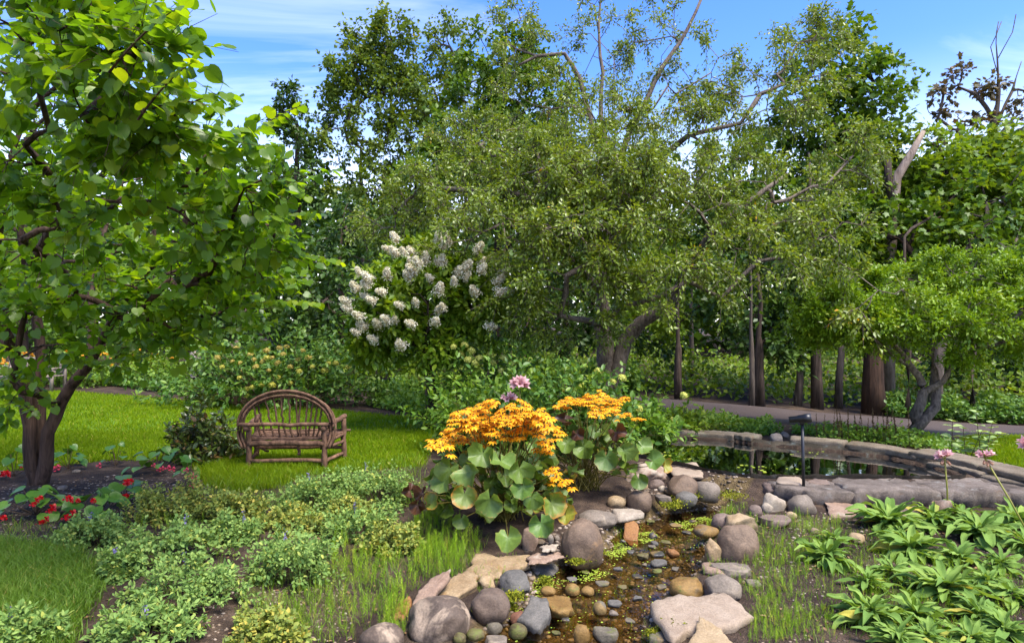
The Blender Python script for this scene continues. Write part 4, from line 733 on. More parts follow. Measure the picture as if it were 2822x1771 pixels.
S_ = {'dark': stonemat('dark_boulder', (.21, .155, .125), (.11, .082, .068), (.36, .27, .20), .62), 'brown': stonemat('brown_boulder', (.26, .185, .135), (.14, .098, .074), (.33, .21, .12), .64),
      'grey': stonemat('grey_boulder', (.30, .255, .22), (.17, .145, .125), (.38, .32, .26), .62), 'blue': stonemat('blue_grey_stone', (.22, .21, .20), (.11, .11, .11), (.32, .28, .23), .64),
      'tan': stonemat('tan_flagstone', (.46, .35, .22), (.30, .20, .105), (.36, .22, .10), .6), 'pale': stonemat('pale_flagstone', (.52, .43, .355), (.37, .285, .22), (.28, .16, .10), .72, 90),
      'cream': stonemat('cream_stone', (.56, .44, .29), (.42, .30, .17), None, .5, 90), 'gold': stonemat('golden_stone', (.36, .225, .07), (.21, .115, .03), (.22, .17, .11), .62, 60, .25), 'pink': stonemat('pinkish_stone', (.44, .32, .255), (.29, .19, .145), (.5, .42, .36), .58),
      'white': stonemat('whitish_stone', (.55, .49, .42), (.36, .30, .25), None, .5, 50), 'purple': stonemat('purplish_stone', (.29, .22, .195), (.18, .135, .12), None), 'orange': stonemat('orange_stone', (.42, .21, .075), (.28, .13, .05), None),
      'red': stonemat('reddish_pebble', (.27, .125, .08), (.17, .075, .05), None), 'moss': stonemat('mossy_pebble', (.20, .165, .075), (.10, .085, .035), (.28, .24, .17), .6, 60, .55), 'two': stonemat('two_tone_boulder', (.18, .135, .11), (.10, .076, .064), (.48, .38, .30), .55, 60),
      'wet': stonemat('wet_pebble', (.13, .13, .13), (.06, .06, .063), (.24, .17, .075), .56, 60, .15, .3), 'spot': stonemat('speckled_stone', (.23, .205, .165), (.12, .105, .08), (.32, .22, .09), .6, 60, .3)}
MS = {}
def stone(name, cat, kind, x0, x1, y0, y1, mat, label, seed, water=False, dsc=.8, lift=0, group=None, rz=None, tilt=0, Yf=None):
    r = rg(seed); cx = (x0+x1)/2; b = PL(cx, y1, WS) if water else G(cx, y1)
    if Yf: b = P3(cx, y1, Yf)
    Y = b[1]; w_ = (x1-x0)/F*Y; hp = (y1-y0)/F*Y; th = math.atan2(EYE-b[2], Y); d = dsc*w_
    hh = max(.22*w_, (hp-.55*d*math.sin(th))/math.cos(th))
    if kind == 'flat': hh = max(.12*w_, hh*.8)
    sink = .3; H = hh/(1-sink); V, f = rock(r, kind, (x1-x0) > 100); V = V*np.array([w_/2, d/2, H/2])
    if tilt: V = V@rotx(0).T; a = tilt; R_ = np.array([[math.cos(a), 0, math.sin(a)], [0, 1, 0], [-math.sin(a), 0, math.cos(a)]]); V = V@R_.T
    c = np.array([cx and (cx-CX)/F*(Y+d*.35), Y+d*.35, b[2]+hh-H/2+lift]); mb = MB(); mb.add(V+c, f)
    return own(name, mb, S_[mat], label, cat, (c[0], c[1], c[2]-H/2), group, True)
def flag(px, z, th, mat, label, seed, tilt=(0, 0), name='flagstone', cat='stone', group=None, rough=.008, sub=5):
    r = rg(seed); P = [PL(a, b, z)[:2] for a, b in px]; mb = MB(); V, f = slabpoly(P, z, th, r, sub, rough, .02, tilt); mb.add(V, f); c = V.mean(0); return own(name, mb, S_[mat], label, cat, (c[0], c[1], z-th), group)
T_ = [ # name, kind, x0,x1,y0,y1, material, label, water
('boulder','round',1112,1299,1638,1764,'two','largest rounded boulder, dark stained with a pale end, by the stream'),
('boulder','round',1294,1408,1621,1705,'dark','smooth dark grey boulder touching the dark stained one'),
('boulder','round',1545,1669,1429,1549,'brown','tall brown dome shaped boulder at the stream edge'),
('rock','angular',1375,1470,1571,1636,'blue','blue grey pointed rock among the tan flagstones'),
('rock','angular',1436,1485,1443,1518,'pink','narrow upright grey pink rock below the orange flowers'),
('rock','angular',1454,1541,1546,1584,'blue','dark slate block carrying the thin pink slab',1),
('pebble','round',1506,1526,1470,1496,'white','tiny upright pale pebble on the stacked flat stones'),
('pebble','round',1526,1543,1474,1490,'grey','tiny grey pebble beside the upright pale one'),
('rock','rugged',1468,1504,1484,1500,'cream','small cream rock between the upright rock and the stacked slabs'),
('boulder','round',988,1118,1717,1800,'two','pale boulder cut by the bottom edge near the horsetails'),
('cobble','round',1403,1459,1684,1722,'red','rounded reddish brown cobble leaning on the grey slab',1),
('cobble','round',1400,1454,1716,1758,'moss','round mossy cobble standing in the stream below the reddish one',1),
('cobble','round',1330,1386,1705,1744,'spot','tan and grey cobble beside the mossy stream cobble',1),
('cobble','round',1285,1338,1731,1762,'moss','flattish mossy cobble in front of the dark stained boulder'),
('cobble','round',1249,1286,1742,1770,'moss','small yellow green cobble at the foot of the dark stained boulder'),
('cobble','flat',1330,1398,1747,1782,'grey','pale grey flat cobble at the bottom edge of the stream',1),
('cobble','round',1489,1532,1614,1638,'gold','golden cobble half in the water beside the moss'),
('cobble','round',1557,1598,1607,1640,'gold','rounded golden cobble standing free in the stream',1),
('cobble','round',1599,1638,1614,1641,'gold','golden cobble right beside another one in the open stream',1),
('cobble','round',1633,1672,1656,1692,'spot','cream cobble with a dark underside in mid stream',1),
('rock','flat',1674,1719,1649,1673,'blue','flat blue grey stone in mid stream',1),
('rock','angular',1674,1705,1680,1697,'grey','small pale triangular stone just above the water',1),
('cobble','round',1580,1626,1720,1770,'gold','upright golden tan cobble at the bottom of the stream',1),
('rock','flat',1630,1706,1717,1767,'spot','broad speckled grey stone at the bottom of the stream',1),
('rock','flat',1440,1476,1577,1599,'cream','small cream stone below the slate block',1),
('rock','rugged',1314,1366,1585,1621,'cream','chunky cream rock beside the blue grey pointed one'),
('boulder','round',1591,1706,1400,1450,'grey','long grey boulder behind the brown dome'),
('rock','flat',1685,1775,1392,1434,'white','whitish flat boulder resting against the long grey one'),
('boulder','round',1725,1798,1347,1404,'brown','rounded brown boulder below the flat capped rocks'),
('boulder','round',1672,1726,1364,1398,'tan','small tan boulder under the second orange clump'),
('boulder','round',1859,1924,1352,1390,'blue','blue grey boulder at the head of the stream'),
('rock','flat',1806,1850,1350,1387,'grey','oblong grey stone at the head of the stream'),
('cobble','round',1910,1983,1443,1478,'gold','long golden cobble on the far bank of the stream'),
('boulder','round',1959,2031,1412,1460,'purple','purplish grey boulder tucked behind the cream block'),
('rock','angular',1995,2096,1404,1478,'cream','large cream angular block on the far stream bank'),
('boulder','round',1976,2093,1440,1544,'brown','big grey brown boulder in front of the cream block'),
('rock','angular',1940,1990,1484,1544,'tan','yellow tan angular rock leaning on the big grey brown boulder'),
('rock','flat',2087,2179,1405,1454,'purple','purplish flat topped rock on the far bank'),
('rock','rugged',2098,2168,1354,1410,'white','rugged whitish rock by the lamp post foot'),
('cobble','round',2097,2130,1382,1412,'white','small white cobble in front of the rugged whitish rock'),
('cobble','round',2062,2099,1389,1419,'purple','round purplish cobble left of the small white one'),
('boulder','round',2170,2251,1360,1417,'grey','round grey boulder at the foot of the lamp post'),
('cobble','round',2165,2196,1408,1427,'cream','small cream cobble beside the purplish flat rock'),
('rock','flat',1955,2068,1539,1588,'grey','long low grey stone half buried in horsetail'),
('rock','angular',1924,2018,1555,1589,'pink','pinkish brown angular stone beside the long low grey one'),
('boulder','round',1843,1945,1588,1647,'gold','golden rounded boulder behind the large flagstone'),
('boulder','round',1933,2044,1581,1653,'grey','grey veined boulder behind the large flagstone'),
('rock','flat',2055,2097,1591,1614,'grey','small flat pale grey stone on the grassy bank'),
('boulder','rugged',1835,1930,1303,1372,'brown','crusted brown boulder carrying the pale flat cap stone'),
('boulder','round',1915,1985,1322,1374,'grey','grey boulder at the pond outlet beside the cap stone'),
('boulder','rugged',1706,1836,1265,1330,'pink','pale brown boulder partly covered by the second orange clump'),
('cobble','round',1786,1832,1319,1348,'purple','smooth grey purple cobble below the pale brown boulder'),
('cobble','round',1813,1837,1336,1354,'white','white pebble at the pond outlet rocks'),
('rock','flat',1830,1880,1338,1360,'tan','tan flat stone below the crusted brown boulder'),
('cobble','round',1888,1908,1348,1362,'white','tiny white pebble below the grey outlet boulder'),
('cobble','round',1745,1786,1324,1350,'tan','tan cobble between the brown boulders under the orange clump'),
('boulder','round',2122,2156,1190,1218,'white','pale round stone in the gap of the far coping'),
('boulder','angular',2152,2178,1188,1208,'grey','small grey stone beside the pale round one in the coping gap'),
('boulder','rugged',2100,2188,1322,1366,'purple','rough grey rock at the end of the concrete pond slab'),
('rock','angular',2559,2637,1370,1437,'pink','pinkish white peaked rock in front of the pond slab'),
('rock','flat',2253,2404,1392,1424,'pink','long flat pinkish stone under the pond slab edge'),
('rock','flat',2404,2560,1398,1434,'purple','long flat dark stone under the pond slab edge'),
('pebble','round',2233,2258,1453,1471,'pink','lone pinkish pebble on the bare soil'),
('rock','angular',2340,2386,1467,1500,'cream','cream stone on the soil between the rosettes'),
('pebble','round',145,185,1385,1402,'tan','tan pebble on the mulch under the redbud'),
('pebble','round',160,186,1335,1349,'grey','grey pebble on the mulch beside the redbud trunk'),
('pebble','round',200,222,1292,1303,'grey','small pebble on the mulch by the lawn edge'),
('rock','flat',1784,1878,1726,1785,'spot','mossy speckled stone half under the large flagstone',1)]
for k, q in enumerate(T_):
    stone(q[0], 'stone', q[1], *q[2:6], q[6], q[7], 400+k, len(q) > 8, dsc=.85 if q[1] != 'flat' else .75)
W_ = [(1788,1814,1466,1485),(1792,1814,1484,1503),(1786,1807,1498,1511),(1754,1789,1520,1542),(1791,1832,1514,1535),(1792,1839,1537,1560),(1768,1786,1549,1560),(1796,1824,1563,1577),(1727,1750,1513,1524),(1707,1725,1485,1495),(1809,1837,1606,1624),(1820,1849,1485,1498),(1896,1920,1431,1440),
      (1560,1590,1585,1600),(1640,1680,1600,1615),(1700,1730,1610,1622),(1740,1775,1580,1594),(1690,1715,1560,1572),(1850,1872,1560,1572),(1600,1625,1570,1580),(1545,1575,1660,1676),(1740,1770,1640,1655),(1720,1750,1700,1716),(1520,1545,1735,1750),(1545,1570,1700,1712),(1480,1500,1600,1610),(1845,1880,1440,1452),(1780,1805,1430,1440),(1880,1905,1460,1472)]
for k, q in enumerate(W_):
    stone('pebble', 'stone', 'flat' if k % 3 else 'angular', *q, ['wet', 'blue', 'spot', 'moss'][k % 4], ['small dark wet pebble poking out of the shallow stream', 'small blue grey pebble poking out of the shallow stream', 'small speckled pebble lying in the shallow stream', 'small mossy olive pebble lying in the shallow stream'][k % 4], 500+k, True, .9, group='pebbles in the stream')
stone('rock', 'stone', 'angular', 1837, 1878, 1509, 1534, 'orange', 'orange tan wedge shaped stone lying in the stream', 540, True)
flag([(1718,1439),(1759,1452),(1757,1476),(1722,1468)], -.17, .03, 'orange', 'small tilted orange stone plate at the water edge', 541, (.1, .5))
flag([(1786,1655),(1868,1636),(1928,1640),(1998,1630),(2078,1690),(1985,1730),(1893,1730),(1858,1757)], -.10, .085, 'pale', 'large pale flagstone jutting over the stream', 542, (0, .02))
flag([(1925,1692),(1950,1702),(1985,1725),(1998,1745),(2025,1772),(2030,1830),(1880,1830),(1893,1770),(1915,1740)], -.06, .08, 'cream', 'cream flagstone overlapping the large pale one', 543)
flag([(1835,1285),(1855,1274),(1920,1272),(1942,1298),(1935,1308),(1870,1316)], .07, .05, 'pale', 'pale cap stone lying flat on the outlet boulders', 544)
flag([(1453,1533),(1475,1520),(1545,1518),(1551,1530),(1510,1545),(1465,1546)], -.07, .035, 'pink', 'thin pink slab balanced on the dark slate block', 545)
flag([(1485,1505),(1500,1499),(1537,1498),(1530,1511),(1498,1514)], -.02, .03, 'white', 'small flat stone stacked on the thin pink slab', 546)
flag([(1282,1572),(1310,1530),(1352,1530),(1389,1545),(1380,1578),(1340,1582)], -.10, .06, 'tan', 'broad tan flagstone beside the horsetail patch', 547, (0, .12))
flag([(1364,1535),(1400,1530),(1457,1532),(1452,1552),(1420,1568),(1375,1565)], -.10, .06, 'tan', 'tan flagstone wedged between the broad one and the pink slab', 548, (.02, .08))
flag([(1205,1632),(1240,1590),(1280,1577),(1319,1582),(1315,1606),(1260,1634)], -.09, .06, 'tan', 'yellow tan flagstone behind the dark stained boulder', 549, (.05, .1))
flag([(1132,1650),(1150,1622),(1195,1590),(1240,1579),(1238,1594),(1195,1640),(1160,1650)], -.03, .05, 'pink', 'long pinkish slab tilted against the dark stained boulder', 550, (.12, .1))
flag([(1084,1695),(1095,1660),(1130,1647),(1134,1665),(1110,1700)], -.12, .06, 'orange', 'orange slab half hidden behind the dark stained boulder', 551, (.1, .1))
flag([(1430,1695),(1462,1650),(1515,1662),(1517,1688),(1480,1715)], -.15, .10, 'blue', 'dark grey wedge slab standing in the stream', 552, (.05, .2))
flag([(1485,1640),(1520,1633),(1570,1645),(1579,1672),(1540,1684),(1495,1660)], -.17, .08, 'gold', 'golden tan slab next to the dark grey wedge', 553)
flag([(2136,1328),(2145,1312),(2200,1310),(2216,1322),(2212,1332)], .10, .04, 'pale', 'thin pale stone lying on the pond slab by the lamp', 554)
flag([(2226,1324),(2240,1316),(2280,1322),(2287,1330),(2262,1332)], .09, .03, 'purple', 'thin grey shard lying on the pond slab past the lamp', 555)

# gravel and chips nobody could count
r = rg(560); mb = MB(); V2, f2 = ico(1)
def chips(poly, n, s0, s1, flat=.6):
    p = polysample(r, poly, n); q = r.uniform(s0, s1, n); th = r.uniform(0, 6.3, n); sh = r.uniform(.6, 1.3, (n, 3))*[1, 1, flat]; VV = V2[None]*sh[:, None]*q[:, None, None]; c_, s_ = np.cos(th)[:, None], np.sin(th)[:, None]
    VV = np.stack([VV[..., 0]*c_-VV[..., 1]*s_, VV[..., 0]*s_+VV[..., 1]*c_, VV[..., 2]], -1)+p[:, None]; mb.add(VV.reshape(-1, 3), (f2[None]+np.arange(n)[:, None, None]*len(V2)).reshape(-1, 3), np.repeat(r.random(n), len(V2)))
BANK_L = gp([(1380,1560),(1480,1500),(1560,1430),(1700,1400),(1740,1340),(1850,1340),(1990,1375),(1900,1430),(1700,1470),(1560,1600),(1450,1650)]); BANK_R = gp([(1960,1440),(2120,1400),(2400,1420),(2400,1480),(2200,1560),(2060,1620),(1960,1560)])
chips(BANK_L, 900, .008, .03); chips(BANK_R, 400, .006, .02); chips(gp([(2150,1480),(2822,1440),(2822,1771),(2100,1771)]), 900, .004, .012); chips(gp([(0,1340),(520,1290),(600,1340),(300,1480),(0,1500)]), 900, .006, .018, .35); chips(gp([(600,1560),(950,1560),(980,1771),(300,1771)]), 700, .005, .014)
chips(STREAM, 2200, .008, .026)
M['chips'] = leafmat('gravel_chips', [(0, (.06, .045, .035)), (.35, (.16, .12, .085)), (.7, (.30, .22, .15)), (1, (.46, .38, .30))], .8, 0, tone=(.7, .7, .7)); tag(mb.build('gravel', M['chips'], None, True), 'scattered gravel and bark chips over soil and stream bed', 'gravel', kind='stuff')
# moss cushions and duckweed
M['moss'] = leafmat('moss', [(0, (.06, .085, .005)), (.5, (.12, .145, .008)), (1, (.19, .19, .02))], .9, .2); M['weed'] = leafmat('duckweed', [(0, (.12, .20, .03)), (.5, (.19, .28, .05)), (1, (.27, .34, .08))], .4, .2)
mb = MB(); r = rg(561)
for (a, b, w_, wt) in [(1415,1655,22,0),(1325,1690,14,0),(1860,1735,22,0),(1610,1545,16,0),(1650,1530,14,0),(1405,1685,12,1),(1880,1385,16,0),(2010,1372,34,0),(1905,1372,18,0),(1590,1555,15,0),(1800,1760,14,1),(1500,1612,12,1),(1850,1400,20,0)]:
    c = PL(a, b, WS) if wt else G(a, b); n = 500; d = r.normal(size=(n, 3))*[1, 1, .4]; p = c+d*w_/F*c[1]*.7; p[:, 2] = np.maximum(c[2]+.01, c[2]+.02+np.abs(d[:, 2])*.04); scatter(mb, LEAF2, p, r.normal(size=(n, 3))+[0, 0, .6], nrm(r.normal(size=(n, 3))), r.uniform(.012, .028, n), r.random(n))
tag(mb.build('moss', M['moss']), 'yellow green moss cushions on the wet stones', 'moss', kind='stuff')
mb = MB(); OCT = (np.array([(math.cos(t)*.5, math.sin(t)*.5, 0) for t in np.arange(6)*math.pi/3]), np.array([(0,1,2),(0,2,3),(0,3,4),(0,4,5)]))
for poly, n in ((gp([(1670,1500),(1740,1440),(1800,1430),(1820,1450),(1740,1490),(1690,1540)]), 1500), (gp([(1480,1560),(1640,1545),(1700,1560),(1560,1600),(1480,1640),(1400,1680)]), 1300), (STREAM, 1400), (gp([(1840,1400),(2000,1372),(2060,1372),(2000,1400),(1900,1430)]), 1600)):
    p = polysample(r, poly, n); ok = hf(p[:, 0], p[:, 1]) < WS+.01; cl = np.sin(p[:, 0]*14+np.sin(p[:, 1]*9)*2)*np.sin(p[:, 1]*12)+r.normal(size=n)*.5 > .25; p = p[ok&cl]; p[:, 2] = WS+.004+r.random(len(p))*.004
    scatter(mb, OCT, p, nrm(r.normal(size=(len(p), 3))*[1, 1, .08]), np.tile([0, 0, 1.], (len(p), 1)), r.uniform(.006, .018, len(p)), r.random(len(p)))
for (a, b, n, s) in ((2080, 1290, 22, .05), (1830, 1262, 24, .05), (2180,1250,12,.04), (2330,1322,12,.03), (1790,1250,16,.05)):
    c = PL(a, b, WP); p = c+r.normal(size=(n, 3))*[.28, .14, 0]; p[:, 2] = WP+.005; scatter(mb, OCT, p, nrm(r.normal(size=(n, 3))*[1, 1, .05]), np.tile([0, 0, 1.], (n, 1)), r.uniform(.01, s, n), r.random(n))
tag(mb.build('duckweed', M['weed']), 'floating specks of bright duckweed on the water', 'duckweed', kind='stuff')

# ------------------------------------------------------------------ bent wood bench (seen from behind)
bo = np.array([-2.83, 8.45, float(hb(-2.83, 8.45))]); bench = thing('bent_wood_bench', 'rustic bent willow bench with a fan arched back on the lawn', 'bench', bo)
rB = rg(601)
def log(name, pts, r0, r1=None, sides=9, parent=bench, jit=.04, wig=.006):
    pts = np.array(pts, float); n = max(6, len(pts)*4); t = np.linspace(0, 1, len(pts)); tt = np.linspace(0, 1, n); q = np.column_stack([np.interp(tt, t, pts[:, k]) for k in range(3)])
    if len(pts) > 2:
        for _ in range(2): q[1:-1] = (q[:-2]+2*q[1:-1]+q[2:])/4
    q[1:-1] += rB.normal(size=(n-2, 3))*wig; mb = MB(); mb.add(*tube(q, np.linspace(r0, r1 or r0, n), sides, jit=jit, r=rB)); return mb.build(name, M['bench'], parent, True)
L0, R0, Yk, L1, R1, Yf_ = -3.31, -2.36, 8.2, -3.42, -2.26, 8.76; g0 = -.03
for x_ in (L0, R0): log('leg', [(x_, Yk, g0), (x_+.01, Yk, .5)], .036, .034)
for x_ in (L1, R1): log('leg', [(x_, Yf_, g0), (x_, Yf_, .55)], .036, .034)
for a, b in ((L0, L1), (R0, R1)):
    log('arm', [(a, Yk-.07, .515), (b, Yf_+.08, .575)], .036, .033); log('side_rail', [(a, Yk, .33), (b, Yf_, .34)], .024); log('side_rail', [(a, Yk, .25), (b, Yf_, .25)], .022); log('side_rail', [(a, Yk, .09), (b, Yf_, .09)], .024)
log('back_rail', [(L0-.10, Yk-.055, .565), (R0+.07, Yk-.055, .568)], .026, .024)
log('back_apron', [(L0, Yk, .315), ((L0+R0)/2, Yk, .328), (R0, Yk, .315)], .037); log('back_apron', [(L0, Yk+.03, .365), (R0, Yk+.03, .37)], .014)
log('stretcher', [(L0, Yk, .105), (R0, Yk, .105)], .026); log('stretcher', [(L1, Yf_, .16), (R1, Yf_, .165)], .024); log('front_rail', [(L1, Yf_, .335), (R1, Yf_, .335)], .032); log('front_rail', [(L1-.02, Yf_+.06, .385), (R1+.08, Yf_+.06, .385)], .016)
log('brace', [(L0+.02, Yk+.03, .30), (L0+.15, Yk+.28, .17)], .015); log('brace', [(R0-.02, Yk+.03, .30), (R0-.12, Yk+.28, .2)], .015); log('stretcher', [((L0+R0)/2+.12, Yk+.1, .33), ((L0+R0)/2+.12, Yk+.12, .15)], .02)
cxb = (L0+R0)/2
def arch(ww, hh, yy, zb):
    return [(cxb-ww+.06, yy, .26), (cxb-ww-.0, yy, .4), (cxb-ww, yy, zb)]+[(cxb-ww*math.cos(t), yy, zb+(hh-zb)*math.sin(t)) for t in np.linspace(.12, math.pi-.12, 13)]+[(cxb+ww, yy, zb), (cxb+ww, yy, .4), (cxb+ww-.06, yy, .26)]
for k, (ww, hh, yy) in enumerate([(.60, .985, Yk-.02), (.575, .96, Yk+.01), (.56, .93, Yk-.015), (.545, .905, Yk+.02), (.61, .965, Yk+.035)]): log('back_bow', arch(ww, hh, yy, .56), .0165-.001*k, sides=8, jit=.015, wig=.0012)
tops = [(788,1143),(703+0,1125)]
sp_top = [696,709,730,752,773,795,815,828,846,862,876,888]; sp_bot = [722,735,752,771,787,805,820,830,843,850,862,872]
for k in range(12):
    xt = (sp_top[k]-1411)/1800*Yk; xb = (sp_bot[k]-1411)/1800*(Yk+.12); q = (xt-cxb)/.57; zt = .56+(.935-.56)*math.sqrt(max(0, 1-min(1, q*q))); log('spindle', [(xt, Yk+.005, zt), ((xt+xb)/2+rB.normal()*.012, Yk+.05, (zt+.36)/2), (xb, Yk+.12, .36)], .0115, .013, 6)
for k in range(13): yy = Yk+.04+k*.044; fr_ = (yy-Yk)/(Yf_-Yk); log('seat_slat', [(L0+(L1-L0)*fr_-.01, yy, .372), (R0+(R1-R0)*fr_+.01, yy, .372)], .0165, .015, 6)

# ------------------------------------------------------------------ far garden bench, shed, patio flowers
fb = np.array([(105-CX)/F*17.6, 17.6, float(hb(-12.8, 17.6))]); gbn = thing('garden_bench', 'weathered grey wooden slatted bench beyond the lawn', 'bench', fb)
def bd(name, c, s, par=gbn, mat='teak'): mb = MB(); mb.add(*box(np.array(c)+np.array(par.location), s)); mb.build(name, M[mat], par)
for x_ in (-.72, .72): bd('leg', (x_, -.5, .3), (.07, .07, .6)); bd('leg', (x_, 0, .45), (.07, .07, .9)); bd('armrest', (x_, -.27, .62), (.08, .6, .04))
for k in range(4): bd('seat_slat', (0, -.5+.13*k, .42), (1.5, .11, .03))
bd('apron', (0, -.52, .36), (1.4, .03, .08)); bd('back_rail', (0, .01, .86), (1.5, .05, .09)); bd('back_rail', (0, .01, .5), (1.4, .04, .06))
for k in range(9): bd('back_slat', (-.6+.15*k, .01, .68), (.05, .025, .3))
M['shingle'] = m_concrete('pale_shingles', (.30, .24, .18), (.46, .39, .31), (.4, .36, .3), False)
sh = thing('garden_shed', 'low shed with pale shingled roof behind the hydrangea bush', 'shed', ((640-CX)/F*19, 19.4, float(hb(-8, 19)))); q = np.array(sh.location)
mb = MB(); mb.add(*box(q+[0, .9, .45], (2.6, 1.6, 1.0))); mb.build('wall', barkmat('shed_boards', (.05, .026, .018), (.10, .055, .04), 6, .1, .3), sh)
for k in range(7):
    for j in range(12):
        V, f = box((0, 0, 0), (.235, .24, .02), rotx(math.radians(32))); mb = MB(); mb.add(V+q+[-1.43+.24*j+(.12 if k % 2 else 0), .02+.15*k, .72+.095*k], f); mb.build('shingle', M['shingle'], sh)
M['rud'] = leafmat('orange_daisy', [(0, (.5, .22, .01)), (1, (.7, .36, .02))], .6, .3, tone=(1, 1, 1))
for k, (a, b, lab) in enumerate([(70,1060,'orange daisies right behind the slatted garden bench'),(230,1058,'orange daisies to the road side of the slatted bench'),(420,1062,'few orange daisies by the pale patio edge')]):
    c = P3(a, b, 18.6); c[2] = float(hb(c[0], c[1])); ro = mound('daisy_clump', lab, 'plant', c, (.9, .5), .8, LEAFR, 'l_fresh', 620+k, 50, 3, 8, .1, .05, stemr=.006)
    r = rg(630+k); n = 40 if k < 2 else 12; p = c+r.normal(size=(n, 3))*[.5, .25, .12]+[0, 0, .82]; mb = MB()
    for t in range(3): scatter(mb, OCT, p, nrm(r.normal(size=(n, 3))*[1, 1, .3]), nrm(r.normal(size=(n, 3))*.4+[0, -.5, 1]), .11, r.random(n))
    tag(mb.build('flowers', M['rud'], ro), kind='stuff')

# ------------------------------------------------------------------ spotlight on a post
lb = G(2216, 1372); lp = thing('garden_spotlight', 'black spotlight on a thin black post at the pond edge', 'lamp', lb); Yl = lb[1]; tz = P3(2211, 1165, Yl)[2]
mb = MB(); mb.add(*tube([lb-[0, 0, .1], [lb[0]-.02, Yl, tz]], [.0165, .0165], 14)); mb.build('post', M['black'], lp, True)
mb = MB(); mb.add(*tube([[lb[0]-.02, Yl, tz-.015], [lb[0]-.02, Yl, tz+.02]], [.024, .024], 12)); mb.build('knuckle', M['black'], lp, True)
hc = np.array([lb[0]-.035, Yl, tz+.045]); ax = nrm(np.array([1., -.45, .16]))
mb = MB(); mb.add(*tube([hc-ax*.12, hc-ax*.118, hc-ax*.03, hc-ax*.025, hc+ax*.03, hc+ax*.035, hc+ax*.1], [.02, .034, .036, .044, .044, .05, .05], 20)); mb.build('lamp_head', M['black'], lp, True)
mb = MB(); mb.add(*tube([hc+ax*.1, hc+ax*.104], [.042, .042], 20)); mb.build('lens', newmat('lens_glass')[0], lp); princ(bpy.data.materials['lens_glass'].node_tree, bpy.data.materials['lens_glass'].node_tree.nodes[0], (.03, .03, .035), .15, .6)
# ------------------------------------------------------------------ orange leopard plants
def kidneymat(name, c1, c2, edge, ecut):
    m, t, out = newmat(name); a = N(t, 'ShaderNodeAttribute', attribute_name='rnd').outputs['Fac']; oi = N(t, 'ShaderNodeObjectInfo').outputs['Random']
    col = mixc(t, oi, c1, c2); n = tex(t, 9, 4, .6)
    col = mixc(t, .5, col, ramp(t, n, [(.3, (.6, .65, .55)), (.7, (1.3, 1.25, 1.2))]), 'MULTIPLY')
    ad_ = N(t, 'ShaderNodeMath', operation='ADD'); t.links.new(a, ad_.inputs[0]); mu = N(t, 'ShaderNodeMath', operation='MULTIPLY'); mu.inputs[1].default_value = .55; t.links.new(n, mu.inputs[0]); t.links.new(mu.outputs[0], ad_.inputs[1])
    col = mixc(t, ramp(t, ad_.outputs[0], [(ecut, (0, 0, 0)), (min(ecut+.16, 1), (1, 1, 1))]), col, edge) if ecut < 1 else col
    p = princ(t, None, col, .42, .4, bump(t, tex(t, 60, 3), .25, .004)); tr = N(t, 'ShaderNodeBsdfTranslucent'); t.links.new(mixc(t, 1, col, (1.3, 1.2, .5), 'MULTIPLY'), tr.inputs[0]); ms = N(t, 'ShaderNodeMixShader'); ms.inputs[0].default_value = .28
    t.links.new(p.outputs[0], ms.inputs[1]); t.links.new(tr.outputs[0], ms.inputs[2]); t.links.new(ms.outputs[0], out.inputs[0]); return m
KM = [kidneymat('leopard_leaf', (.072, .13, .018), (.135, .205, .028), (.27, .23, .04), .91), kidneymat('leopard_leaf_pale', (.09, .17, .03), (.15, .23, .045), (.30, .20, .05), .84), kidneymat('leopard_leaf_yellowed', (.14, .20, .03), (.24, .24, .03), (.34, .16, .02), .74), kidneymat('leopard_leaf_dead', (.05, .022, .012), (.10, .042, .02), (.22, .10, .01), .9)]
KL = []
for mi in range(4):
    for k in range(4 if mi < 2 else 2):
        V, f, A = kidney(700+mi*5+k, .15+.04*k if mi < 3 else .55); V[:, 2] += (.12+.12*(k % 3))*np.abs(V[:, 0])*np.abs(V[:, 0])*3; m_ = MB(); m_.add(V, f, A*.62); me = m_.mesh('leaf', smooth=True); me.materials.append(KM[mi]); KL.append((mi, me))
M['petal'] = leafmat('orange_ray_petal', [(0, (.66, .27, .004)), (.5, (.80, .38, .006)), (1, (.85, .47, .012))], .55, .35, (1.1, .9, .4), tone=(1, 1, 1)); M['stalk'] = leafmat('flower_stalk', [(0, (.07, .06, .018)), (1, (.12, .11, .03))], .6, .1); M['eye'] = newmat('brown_disc')[0]; princ(M['eye'].node_tree, M['eye'].node_tree.nodes[0], (.09, .035, .008), .8)
def corymb(seed):
    r = rg(seed); mb = MB(); nf = int(r.integers(8, 13)); PT = (np.array([(-.12,0,0),(.12,0,0),(.14,.6,.03),(0,1,-.08),(-.14,.6,.03)]), np.array([(0,1,2),(0,2,4),(4,2,3)])); cen_ = []
    for k in range(nf):
        a = r.uniform(0, 6.3); q = math.sqrt(r.random()); c = np.array([q*math.cos(a)*.58, q*math.sin(a)*.5, -.22*q*q+r.normal()*.07]); n = 9; th = np.arange(n)/n*2*np.pi+r.uniform(0, 1); d = np.column_stack([np.cos(th), np.sin(th), -.2-.35*r.random(n)]); cen_.append(c)
        scatter(mb, PT, c+nrm(d)*.03, d, np.tile([0, 0, 1.], (n, 1)), .26*r.uniform(.8, 1.2, n), r.random(n), 1.35)
    me = mb.mesh('flower_head'); me.materials.append(M['petal']); me.materials.append(M['eye']); return me, cen_
CR = [corymb(720+k) for k in range(5)]
def disc_mesh(cen_, seed):
    mb = MB(); V2_, f2_ = ico(1)
    for c in cen_: mb.add(V2_*[.05, .05, .03]+c+[0, 0, .015], f2_)
    me = mb.mesh('disc_florets'); me.materials.append(M['eye']); return me
DM = [disc_mesh(c[1], 0) for c in CR]
